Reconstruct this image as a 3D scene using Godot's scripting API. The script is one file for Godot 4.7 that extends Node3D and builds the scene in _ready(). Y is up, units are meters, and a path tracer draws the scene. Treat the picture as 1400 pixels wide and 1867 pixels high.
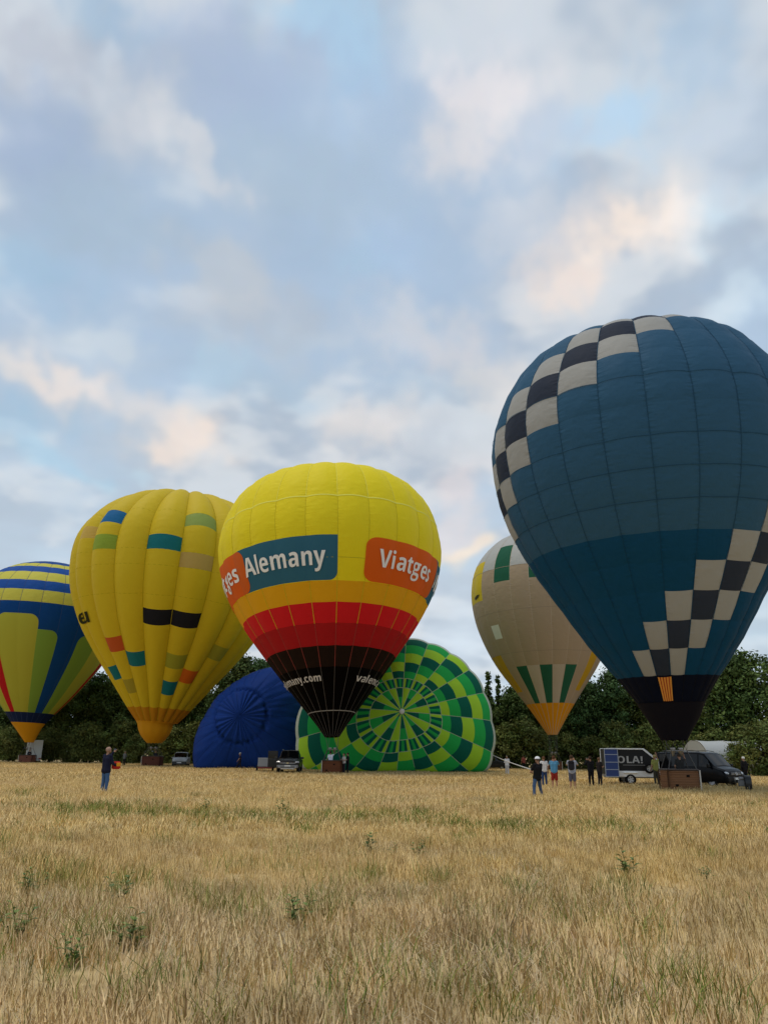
extends Node3D
# A dry stubble field at daybreak: seven hot air balloons, their crews and vehicles, a row of trees.

var taken := {}
var mats := {}
var pucker: ImageTexture
var rng := RandomNumberGenerator.new()
const EYE := Vector3(0, 1.6, 0)


class MB:
	var v := PackedVector3Array()
	var n := PackedVector3Array()
	var c := PackedColorArray()
	var tinted := false
	var tint := Color.WHITE
	var uv := PackedVector2Array()
	var mapped := false

	func tri(a: Vector3, b: Vector3, d: Vector3, na: Vector3, nb: Vector3, nd: Vector3, ua := Vector2.ZERO, ub := Vector2.ZERO, ud := Vector2.ZERO) -> void:
		if mapped:
			var swap := (b - a).cross(d - a).dot(na + nb + nd) > 0.0
			uv.append(ua); uv.append(ud if swap else ub); uv.append(ub if swap else ud)
		if (b - a).cross(d - a).dot(na + nb + nd) > 0.0:
			v.append(a); v.append(d); v.append(b)
			n.append(na); n.append(nd); n.append(nb)
		else:
			v.append(a); v.append(b); v.append(d)
			n.append(na); n.append(nb); n.append(nd)
		if tinted:
			c.append(tint); c.append(tint); c.append(tint)

	func flat(a: Vector3, b: Vector3, d: Vector3, hint: Vector3) -> void:
		var m := (b - a).cross(d - a).normalized()
		if m.dot(hint) < 0.0:
			m = -m
		tri(a, b, d, m, m, m)

	func quad(a: Vector3, b: Vector3, d: Vector3, e: Vector3, hint: Vector3) -> void:
		flat(a, b, d, hint)
		flat(a, d, e, hint)

	func box(center: Vector3, size: Vector3, chamfer := 0.0, basis := Basis()) -> void:
		var h := size * 0.5
		var ch := minf(chamfer, minf(h.x, minf(h.y, h.z)) * 0.9)
		if ch <= 0.0:
			for ax in 3:
				for s in [-1.0, 1.0]:
					var nn := Vector3.ZERO
					nn[ax] = s
					var u := Vector3.ZERO
					u[(ax + 1) % 3] = h[(ax + 1) % 3]
					var w := Vector3.ZERO
					w[(ax + 2) % 3] = h[(ax + 2) % 3]
					var o := nn * h[ax]
					quad(center + basis * (o - u - w), center + basis * (o + u - w), center + basis * (o + u + w), center + basis * (o - u + w), basis * nn)
			return
		var i := h - Vector3(ch, ch, ch)
		for ax in 3:
			var a1 := (ax + 1) % 3
			var a2 := (ax + 2) % 3
			for s in [-1.0, 1.0]:
				var q := []
				for k in [[-1, -1], [1, -1], [1, 1], [-1, 1]]:
					var p := Vector3.ZERO
					p[ax] = s * h[ax]; p[a1] = k[0] * i[a1]; p[a2] = k[1] * i[a2]
					q.append(center + basis * p)
				var nn := Vector3.ZERO
				nn[ax] = s
				quad(q[0], q[1], q[2], q[3], basis * nn)
			for s in [-1.0, 1.0]:
				for t in [-1.0, 1.0]:
					var q := []
					for k in [[-1, 0], [1, 0], [1, 1], [-1, 1]]:
						var p := Vector3.ZERO
						p[ax] = k[0] * i[ax]
						p[a1] = s * (h[a1] if k[1] == 0 else i[a1])
						p[a2] = t * (i[a2] if k[1] == 0 else h[a2])
						q.append(center + basis * p)
					var nn := Vector3.ZERO
					nn[a1] = s; nn[a2] = t
					quad(q[0], q[1], q[2], q[3], basis * nn)
		for sx in [-1.0, 1.0]:
			for sy in [-1.0, 1.0]:
				for sz in [-1.0, 1.0]:
					var sg := Vector3(sx, sy, sz)
					flat(center + basis * (sg * Vector3(h.x, i.y, i.z)), center + basis * (sg * Vector3(i.x, h.y, i.z)), center + basis * (sg * Vector3(i.x, i.y, h.z)), basis * sg)

	# a smooth sheet from rows of points; when closed, columns wrap
	func sheet(rows: Array, closed := false, outward := Vector3.ZERO) -> void:
		var m: int = rows.size()
		var k: int = rows[0].size()
		var nn := []
		for i in m:
			var line := PackedVector3Array()
			for j in k:
				var i0 := maxi(i - 1, 0)
				var i1 := mini(i + 1, m - 1)
				var j0 := (j - 1 + k) % k if closed else maxi(j - 1, 0)
				var j1 := (j + 1) % k if closed else mini(j + 1, k - 1)
				var du: Vector3 = rows[i1][j] - rows[i0][j]
				var dv: Vector3 = rows[i][j1] - rows[i][j0]
				var w := du.cross(dv)
				line.append(w.normalized() if w.length() > 1e-9 else Vector3.UP)
			nn.append(line)
		var sign := 1.0
		if outward != Vector3.ZERO:
			if nn[m / 2][k / 2].dot(outward) < 0.0:
				sign = -1.0
		elif closed:
			var mid := Vector3.ZERO
			for j in k:
				mid += rows[m / 2][j] / k
			var s := 0.0
			for j in k:
				s += (rows[m / 2][j] - mid).dot(nn[m / 2][j])
			sign = -1.0 if s < 0.0 else 1.0
		for i in m - 1:
			for j in (k if closed else k - 1):
				var j1 := (j + 1) % k
				tri(rows[i][j], rows[i + 1][j], rows[i + 1][j1], nn[i][j] * sign, nn[i + 1][j] * sign, nn[i + 1][j1] * sign)
				tri(rows[i][j], rows[i + 1][j1], rows[i][j1], nn[i][j] * sign, nn[i + 1][j1] * sign, nn[i][j1] * sign)

	func tube(pts: Array, radii: Array, sides := 6, capped := true) -> void:
		var rows := []
		var up := Vector3.UP
		for i in pts.size():
			var d: Vector3 = (pts[mini(i + 1, pts.size() - 1)] - pts[maxi(i - 1, 0)]).normalized()
			if absf(d.dot(up)) > 0.98:
				up = Vector3.RIGHT
			var a := d.cross(up).normalized()
			var b := d.cross(a)
			var row := PackedVector3Array()
			for j in sides:
				var t := TAU * j / sides
				row.append(pts[i] + (a * cos(t) + b * sin(t)) * float(radii[mini(i, radii.size() - 1)]))
			rows.append(row)
		sheet(rows, true)
		if capped:
			for e in [0, rows.size() - 1]:
				var nrm: Vector3 = (pts[0] - pts[1]) if e == 0 else (pts[e] - pts[e - 1])
				for j in range(1, sides - 1):
					flat(rows[e][0], rows[e][j], rows[e][j + 1], nrm)

	# profile: Vector2(radius, height) turned round the y axis
	func lathe(profile: Array, sides := 16, at := Transform3D()) -> void:
		var rows := []
		for p in profile:
			var row := PackedVector3Array()
			for j in sides:
				var t := TAU * j / sides
				row.append(at * Vector3(p.x * cos(t), p.y, p.x * sin(t)))
			rows.append(row)
		sheet(rows, true)

	func ball(center: Vector3, radii: Vector3, sides := 10, rings := 6) -> void:
		var prof := []
		for i in rings + 1:
			var a := PI * i / rings - PI / 2
			prof.append(Vector2(maxf(cos(a), 0.001), sin(a)))
		lathe(prof, sides, Transform3D(Basis.from_scale(radii), center))

	func add(o: MB, at := Transform3D()) -> void:
		var flip := at.basis.determinant() < 0.0
		var nb := at.basis.inverse().transposed()
		for i in range(0, o.v.size(), 3):
			for k in ([0, 2, 1] if flip else [0, 1, 2]):
				v.append(at * o.v[i + k])
				n.append((nb * o.n[i + k]).normalized())
				if tinted:
					c.append(o.c[i + k] if o.tinted else tint)

	func mesh() -> ArrayMesh:
		var a := []
		a.resize(Mesh.ARRAY_MAX)
		a[Mesh.ARRAY_VERTEX] = v
		a[Mesh.ARRAY_NORMAL] = n
		if tinted:
			a[Mesh.ARRAY_COLOR] = c
		if mapped:
			a[Mesh.ARRAY_TEX_UV] = uv
		var m := ArrayMesh.new()
		m.add_surface_from_arrays(Mesh.PRIMITIVE_TRIANGLES, a)
		return m


func numbered(called: String) -> String:
	if not taken.has(called):
		taken[called] = 0
		return called
	taken[called] += 1
	return "%s_%03d" % [called, taken[called]]


func tag(o: Node3D, label: String, category: String, group := "", kind := "") -> Node3D:
	if label: o.set_meta("label", label)
	if category: o.set_meta("category", category)
	if group: o.set_meta("group", group)
	if kind: o.set_meta("kind", kind)
	return o


func thing(called: String, label: String, category: String, at := Vector3.ZERO, turn := 0.0, group := "") -> Node3D:
	var o := Node3D.new()
	o.name = numbered(called)
	add_child(o)
	o.position = at
	o.rotation.y = turn
	return tag(o, label, category, group)


func part(called: String, shape: Variant, m: Material, parent: Node3D, label := "") -> MeshInstance3D:
	var o := MeshInstance3D.new()
	o.name = called if parent != self else numbered(called)
	o.mesh = shape.mesh() if shape is MB else shape
	o.material_override = m
	parent.add_child(o, true)
	if label: o.set_meta("label", label)
	return o


# real-world base colours, linear
func mat(r: float, g: float, b: float, rough := 0.8, metal := 0.0) -> StandardMaterial3D:
	var key := "%.3f %.3f %.3f %.2f %.2f" % [r, g, b, rough, metal]
	if not mats.has(key):
		var m := StandardMaterial3D.new()
		m.albedo_color = Color(r, g, b).linear_to_srgb()
		m.roughness = rough
		m.metallic = metal
		if rough >= 0.75:
			m.metallic_specular = 0.22
		mats[key] = m
	return mats[key]


func tinted_mat(rough := 0.85, back := 0.0) -> StandardMaterial3D:
	var key := "tint %.2f %.2f" % [rough, back]
	if not mats.has(key):
		var m := StandardMaterial3D.new()
		m.vertex_color_use_as_albedo = true
		m.roughness = rough
		m.metallic_specular = 0.3
		if back > 0.0:
			m.backlight_enabled = true
			m.backlight = Color(back, back, back).linear_to_srgb()
		mats[key] = m
	return mats[key]


# ripstop nylon: thin, a little light comes through it; panels with texture coordinates pucker along their seams
func fabric(col: Color, sewn := false) -> StandardMaterial3D:
	var key := "fabric " + str(col) + str(sewn)
	if not mats.has(key):
		var m := StandardMaterial3D.new()
		m.albedo_color = col.linear_to_srgb()
		dress_fabric(m, sewn)
		m.backlight = (col * 0.55).linear_to_srgb()
		m.metallic_specular = clampf(0.1 + 0.3 * maxf(col.r, maxf(col.g, col.b)), 0.1, 0.3)
		mats[key] = m
	return mats[key]


func dress_fabric(m: StandardMaterial3D, sewn: bool) -> void:
	m.roughness = 0.6
	m.metallic_specular = 0.3
	m.backlight_enabled = true
	m.backlight = Color(0.3, 0.3, 0.3).linear_to_srgb()
	if sewn:
		m.normal_enabled = true
		m.normal_texture = pucker
		m.normal_scale = 0.85


# cloth drawn up along its seams (u = 0 and 1) with soft creases between
func pucker_picture() -> ImageTexture:
	var w := 128
	var h := 512
	var im := Image.create(w, h, false, Image.FORMAT_L8)
	var a := FastNoiseLite.new()
	a.seed = 3
	a.frequency = 1.0
	a.fractal_octaves = 2
	var b := FastNoiseLite.new()
	b.seed = 8
	b.frequency = 1.0
	b.fractal_octaves = 3
	for y in h:
		var v := float(y) / h
		var ang := TAU * v
		for x in w:
			var u := float(x) / w
			var edge := exp(-minf(u, 1.0 - u) / 0.13)
			# noise on a circle so that the picture joins itself up the gore
			var k := a.get_noise_3d(cos(ang) * 6.5, sin(ang) * 6.5, u * 1.4 + (7.0 if u > 0.5 else 0.0))
			var s := b.get_noise_3d(cos(ang) * 1.6 + 20.0, sin(ang) * 1.6, u * 2.2)
			var val := 0.5 + 0.34 * edge * k + 0.3 * s
			im.set_pixel(x, y, Color(val, val, val))
	im.convert(Image.FORMAT_RGB8)
	im.bump_map_to_normal_map(5.0)
	return ImageTexture.create_from_image(im)


func fabric_tinted() -> StandardMaterial3D:
	if not mats.has("fabric_tinted"):
		var m := StandardMaterial3D.new()
		m.vertex_color_use_as_albedo = true
		dress_fabric(m, false)
		mats["fabric_tinted"] = m
	return mats["fabric_tinted"]


func pane() -> StandardMaterial3D:
	if not mats.has("pane"):
		var m := StandardMaterial3D.new()
		m.albedo_color = Color(0.03, 0.035, 0.04)
		m.roughness = 0.06
		m.metallic_specular = 0.42
		mats["pane"] = m
	return mats["pane"]


# ---------------------------------------------------------------- envelopes
class Env:
	var size := 1.0
	var gores := 24
	var off := 0.0
	var w := 15.0
	var puff := 0.06
	var row_puff := 0.0
	var rows := []
	var base: Vector3
	var tilt: Basis
	var cr := PackedFloat32Array()
	var ch := PackedFloat32Array()
	var length := 0.0

	func _init(radii: Array, radius: float, tall: float, at: Vector3, tx: float, tz: float, count: int, first: float, bulge: float, bounds: Array) -> void:
		var hk := [0.0, 0.05, 0.1, 0.2, 0.3, 0.4, 0.5, 0.58, 0.65, 0.7, 0.76, 0.82, 0.88, 0.93, 0.965, 0.99, 1.0]
		size = radius; base = at; gores = count; off = first; w = 360.0 / count; puff = bulge; rows = bounds
		tilt = Basis(Vector3.RIGHT, deg_to_rad(tx)) * Basis(Vector3.BACK, deg_to_rad(tz))
		var d := [0.0]
		for i in range(1, hk.size()):
			d.append(d[-1] + Vector2(radii[i] - radii[i - 1], (hk[i] - hk[i - 1]) * 2.3).length())
		var pr := PackedFloat32Array()
		var ph := PackedFloat32Array()
		var acc := PackedFloat32Array()
		for q in 401:
			var t: float = d[-1] * q / 400.0
			var i := 0
			while i < hk.size() - 2 and d[i + 1] < t:
				i += 1
			var f: float = (t - d[i]) / (d[i + 1] - d[i])
			var p := []
			for o in [-1, 0, 1, 2]:
				var k := clampi(i + o, 0, hk.size() - 1)
				p.append(Vector2(radii[k], hk[k]))
			var e: Vector2 = 0.5 * ((2.0 * p[1]) + (p[2] - p[0]) * f + (2.0 * p[0] - 5.0 * p[1] + 4.0 * p[2] - p[3]) * f * f + (3.0 * p[1] - p[0] - 3.0 * p[2] + p[3]) * f * f * f)
			pr.append(maxf(e.x, 0.0) * radius)
			ph.append(e.y * tall)
			acc.append(0.0 if q == 0 else acc[q - 1] + Vector2(pr[q] - pr[q - 1], ph[q] - ph[q - 1]).length())
		length = acc[400]
		var j := 0
		for q in 301:
			var s := length * q / 300.0
			while j < 399 and acc[j + 1] < s:
				j += 1
			var f := clampf((s - acc[j]) / maxf(acc[j + 1] - acc[j], 1e-6), 0.0, 1.0)
			cr.append(lerpf(pr[j], pr[j + 1], f))
			ch.append(lerpf(ph[j], ph[j + 1], f))

	func rh(s: float) -> Vector2:
		var x := clampf(s, 0.0, 1.0) * 300.0
		var i := mini(int(x), 299)
		return Vector2(lerpf(cr[i], cr[i + 1], x - i), lerpf(ch[i], ch[i + 1], x - i))

	# gore g, fraction f across it, arc share s, metres out; q is the fraction up the panel row
	func at(g: float, f: float, s: float, out := 0.0, q := 0.5) -> Vector3:
		var p := rh(s)
		var d := rh(s + 0.006) - rh(s - 0.006)
		var nn := Vector2(d.y, -d.x).normalized()
		var wide := p.x * deg_to_rad(w)
		var o := out + puff * wide * (4.0 * f * (1.0 - f) - 0.6) + row_puff * (4.0 * q * (1.0 - q) - 0.5)
		var th := deg_to_rad(off + w * (g + f))
		var r := maxf(p.x + nn.x * o, 0.0)
		return base + tilt * Vector3(r * sin(th), p.y + nn.y * o, r * cos(th))

	func by_angle(th: float, s: float, out := 0.0) -> Vector3:
		var x := (th - off) / w
		return at(floorf(x), x - floorf(x), s, out)

	func normal(g: float, f: float, s: float, q := 0.5, span := 0.05) -> Vector3:
		var e := 0.004
		var du := at(g, f + 0.03, s, 0.0, q) - at(g, f - 0.03, s, 0.0, q)
		var dv := at(g, f, minf(s + e, 0.999), 0.0, q + e / span) - at(g, f, maxf(s - e, 0.0), 0.0, q - e / span)
		var nn := du.cross(dv)
		var r := at(g, f, s) - at(g, f, s, -0.5)
		if nn.length() < 1e-7:
			return r.normalized()
		return nn.normalized() * (1.0 if nn.dot(r) > 0.0 else -1.0)

	func panel(g: float, s0: float, s1: float, into: MB, nu := 6, nv := 0) -> void:
		if nv == 0:
			nv = clampi(int((s1 - s0) * length / 0.9), 2, 4)
		var pts := []
		var nrm := []
		into.mapped = true
		for i in nv + 1:
			var a := PackedVector3Array()
			var b := PackedVector3Array()
			var q := float(i) / nv
			var s := lerpf(s0, s1, q)
			for j in nu + 1:
				a.append(at(g, float(j) / nu, s, 0.0, q))
				b.append(normal(g, float(j) / nu, s, q, s1 - s0))
			pts.append(a); nrm.append(b)
		for i in nv:
			for j in nu:
				var t0 := Vector2(float(j) / nu, g * 0.37 + lerpf(s0, s1, float(i) / nv) * length / 9.0)
				var t1 := Vector2(float(j) / nu, g * 0.37 + lerpf(s0, s1, float(i + 1) / nv) * length / 9.0)
				var x1 := Vector2(1.0 / nu, 0.0)
				into.tri(pts[i][j], pts[i + 1][j], pts[i + 1][j + 1], nrm[i][j], nrm[i + 1][j], nrm[i + 1][j + 1], t0, t1, t1 + x1)
				into.tri(pts[i][j], pts[i + 1][j + 1], pts[i][j + 1], nrm[i][j], nrm[i + 1][j + 1], nrm[i][j + 1], t0, t1 + x1, t0 + x1)

	# a strip of webbing up a gore seam
	func tape(g: float, s0: float, s1: float, wide: float, into: MB) -> void:
		var k := int((s1 - s0) * length / 0.7) + 2
		var rows_ := []
		for i in k + 1:
			var s := lerpf(s0, s1, float(i) / k)
			var f := minf(wide * 0.5 / maxf(rh(s).x * deg_to_rad(w), 0.1), 0.3)
			rows_.append(PackedVector3Array([at(g - 1.0, 1.0 - f, s, 0.012), at(g, 0.0, s, 0.02), at(g, f, s, 0.012)]))
		into.sheet(rows_, false, at(g, 0.0, (s0 + s1) * 0.5, 1.0) - at(g, 0.0, (s0 + s1) * 0.5))

	# a strip of webbing round the envelope
	func belt(g0: int, g1: int, s: float, wide: float, into: MB) -> void:
		var e := wide * 0.5 / length
		var rows_ := [PackedVector3Array(), PackedVector3Array(), PackedVector3Array()]
		for g in range(g0, g1):
			for j in (7 if g == g1 - 1 else 6):
				for k in 3:
					rows_[k].append(at(g, j / 6.0, s + e * (k - 1), 0.02 if k == 1 else 0.012))
		var mid := int((g0 + g1) / 2.0)
		into.sheet(rows_, false, at(mid, 0.0, s, 1.0) - at(mid, 0.0, s))

	# a flat shape in (degrees round, arc share) laid on the fabric
	func applique(poly: PackedVector2Array, into: MB, out := 0.025, du := 2.5, dv := 0.02) -> void:
		var lo := poly[0]
		var hi := poly[0]
		for p in poly:
			lo = lo.min(p)
			hi = hi.max(p)
		for i in range(floori(lo.x / du), ceili(hi.x / du)):
			for j in range(floori(lo.y / dv), ceili(hi.y / dv)):
				var cell := PackedVector2Array([Vector2(i * du, j * dv), Vector2((i + 1) * du, j * dv), Vector2((i + 1) * du, (j + 1) * dv), Vector2(i * du, (j + 1) * dv)])
				for piece in Geometry2D.intersect_polygons(poly, cell):
					var t := Geometry2D.triangulate_polygon(piece)
					for k in range(0, t.size(), 3):
						lay(piece[t[k]], piece[t[k + 1]], piece[t[k + 2]], out, into)

	func lay(a: Vector2, b: Vector2, d: Vector2, out: float, into: MB) -> void:
		var p := []
		var m := []
		for e in [a, b, d]:
			p.append(by_angle(e.x, e.y, out))
			var x: float = (e.x - off) / w
			m.append(normal(floorf(x), x - floorf(x), e.y))
		into.tri(p[0], p[1], p[2], m[0], m[1], m[2])

	func lay_fine(a: Vector2, b: Vector2, d: Vector2, out: float, into: MB, depth := 0) -> void:
		var r := rh(a.y).x
		var k := Vector2(deg_to_rad(1.0) * r, length)
		var e := [((b - a) * k).length(), ((d - b) * k).length(), ((a - d) * k).length()]
		var most: float = maxf(e[0], maxf(e[1], e[2]))
		if most < 0.32 or depth > 9:
			lay(a, b, d, out, into)
		elif most == e[0]:
			lay_fine(a, (a + b) * 0.5, d, out, into, depth + 1)
			lay_fine((a + b) * 0.5, b, d, out, into, depth + 1)
		elif most == e[1]:
			lay_fine(a, b, (b + d) * 0.5, out, into, depth + 1)
			lay_fine(a, (b + d) * 0.5, d, out, into, depth + 1)
		else:
			lay_fine(a, b, (a + d) * 0.5, out, into, depth + 1)
			lay_fine((a + d) * 0.5, b, d, out, into, depth + 1)


func letters(text: String, bold := true) -> Array:
	# triangles of the word in its own units, scaled so that the baseline is 0 and a capital is 1 tall
	var font := SystemFont.new()
	font.font_names = PackedStringArray(["Droid Sans"])
	font.font_weight = 700 if bold else 400
	var out := []
	for word in ["H", text]:
		var tm := TextMesh.new()
		tm.text = word
		tm.font = font
		tm.font_size = 64
		tm.pixel_size = 0.01
		tm.depth = 0.0
		tm.curve_step = 1.0
		var a := tm.surface_get_arrays(0)
		var vs: PackedVector3Array = a[Mesh.ARRAY_VERTEX]
		var ids: PackedInt32Array = a[Mesh.ARRAY_INDEX] if a[Mesh.ARRAY_INDEX] != null else PackedInt32Array(range(vs.size()))
		out.append([vs, ids])
	var low := 1e9
	var top := -1e9
	for p in out[0][0]:
		low = minf(low, p.y)
		top = maxf(top, p.y)
	var left := 1e9
	var right := -1e9
	for p in out[1][0]:
		left = minf(left, p.x)
		right = maxf(right, p.x)
	var tris := PackedVector2Array()
	for k in out[1][1]:
		var p: Vector3 = out[1][0][k]
		tris.append(Vector2((p.x - left) / (right - left), (p.y - low) / (top - low)))
	return [tris, (right - left) / (top - low)]


func word_on(env: Env, text: String, th0: float, th1: float, s0: float, s_cap: float, m: Material, parent: Node3D, called := "letter") -> void:
	for t in split_letters(letters(text)[0]):
		var b := MB.new()
		for i in range(0, t.size(), 3):
			var q := []
			for k in 3:
				q.append(Vector2(lerpf(th0, th1, t[i + k].x), lerpf(s0, s_cap, t[i + k].y)))
			env.lay_fine(q[0], q[1], q[2], 0.1, b)
		part(called, b, m, parent)


# one list of triangles for each letter: triangles whose spans overlap along the line belong together
func split_letters(t: PackedVector2Array) -> Array:
	var spans := []
	for i in range(0, t.size(), 3):
		var lo := minf(t[i].x, minf(t[i + 1].x, t[i + 2].x))
		var hi := maxf(t[i].x, maxf(t[i + 1].x, t[i + 2].x))
		spans.append([lo, hi, i])
	spans.sort_custom(func(a, b): return a[0] < b[0])
	var out := []
	var reach := -1.0
	for s in spans:
		if s[0] > reach - 0.0005:
			out.append(PackedVector2Array())
		for k in 3:
			out[-1].append(t[s[2] + k])
		reach = maxf(reach, s[1])
	return out


func flat_word(text: String, width: float, cap: float, at: Transform3D, m: Material, parent: Node3D) -> void:
	var nn := at.basis.z.normalized()
	for t in split_letters(letters(text)[0]):
		var b := MB.new()
		for i in range(0, t.size(), 3):
			b.tri(at * Vector3((t[i].x - 0.5) * width, t[i].y * cap, 0), at * Vector3((t[i + 1].x - 0.5) * width, t[i + 1].y * cap, 0), at * Vector3((t[i + 2].x - 0.5) * width, t[i + 2].y * cap, 0), nn, nn, nn)
		part("letter", b, m, parent)


func rounded(x0: float, x1: float, y0: float, y1: float, rx: float, ry: float, corners: Array) -> PackedVector2Array:
	# corners: bottom left, bottom right, top right, top left
	var p := PackedVector2Array()
	var at := [[Vector2(x0 + rx, y0 + ry), PI, Vector2(x0, y0)], [Vector2(x1 - rx, y0 + ry), 1.5 * PI, Vector2(x1, y0)], [Vector2(x1 - rx, y1 - ry), 0.0, Vector2(x1, y1)], [Vector2(x0 + rx, y1 - ry), 0.5 * PI, Vector2(x0, y1)]]
	for i in 4:
		if corners[i]:
			for k in 7:
				var t: float = at[i][1] + k * PI / 12.0
				p.append(at[i][0] + Vector2(cos(t) * rx, sin(t) * ry))
		else:
			p.append(at[i][2])
	return p


# panels that face the field are parts of the envelope, one by one; the far side is the envelope's own sheet
func dress(root: Node3D, env: Env, paint: Callable, tape_col: Color, tape_wide: float, belts: Array, belt_col: Color, spans := []) -> MeshInstance3D:
	var toward := EYE - root.position
	var az := rad_to_deg(atan2(toward.x, toward.z))
	var far := MB.new()
	far.tinted = true
	var near := []
	for g in env.gores:
		var mid := env.off + env.w * (g + 0.5) - az
		mid = fposmod(mid + 180.0, 360.0) - 180.0
		if absf(mid) < 96.0:
			near.append(g)
			continue
		for r in env.rows.size() - 1:
			far.tint = paint.call(g, r)
			env.panel(g, env.rows[r], env.rows[r + 1], far, 4, 2)
	var hull := part("envelope", far, fabric_tinted(), root)
	for g in near:
		for r in env.rows.size() - 1:
			var b := MB.new()
			env.panel(g, env.rows[r], env.rows[r + 1], b, 10 if env.puff > 0.1 else 6)
			part("panel", b, fabric(paint.call(g, r), true), hull)
	for g in env.gores:
		for span in (spans if spans.size() else [[env.rows[0], 0.97, tape_col]]):
			var b := MB.new()
			env.tape(g, span[0], span[1], tape_wide, b)
			part("load_tape", b, mat(span[2].r, span[2].g, span[2].b, 0.8), hull)
	for s in belts:
		var b := MB.new()
		env.belt(0, env.gores, s, tape_wide, b)
		part("seam_tape", b, mat(belt_col.r, belt_col.g, belt_col.b, 0.8), hull)
	return hull


# a skirt of cloth from the envelope's mouth down to a ring
func skirt(root: Node3D, env: Env, ring: Array, col: Color, called := "skirt") -> void:
	var rows := []
	var top := PackedVector3Array()
	for j in 48:
		top.append(env.by_angle(7.5 * j, env.rows[0], 0.01))
	rows.append(top)
	for r in ring:   # [centre, radius]
		var row := PackedVector3Array()
		for j in 48:
			var t := deg_to_rad(7.5 * j)
			var k: float = r[1] * (1.0 + 0.025 * cos(t * 12.0))
			row.append(r[0] + Vector3(sin(t) * k, 0.04 * cos(t * 12.0), cos(t) * k))
		rows.append(row)
	var b := MB.new()
	b.sheet(rows, true)
	part(called, b, fabric(col), root)


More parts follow.
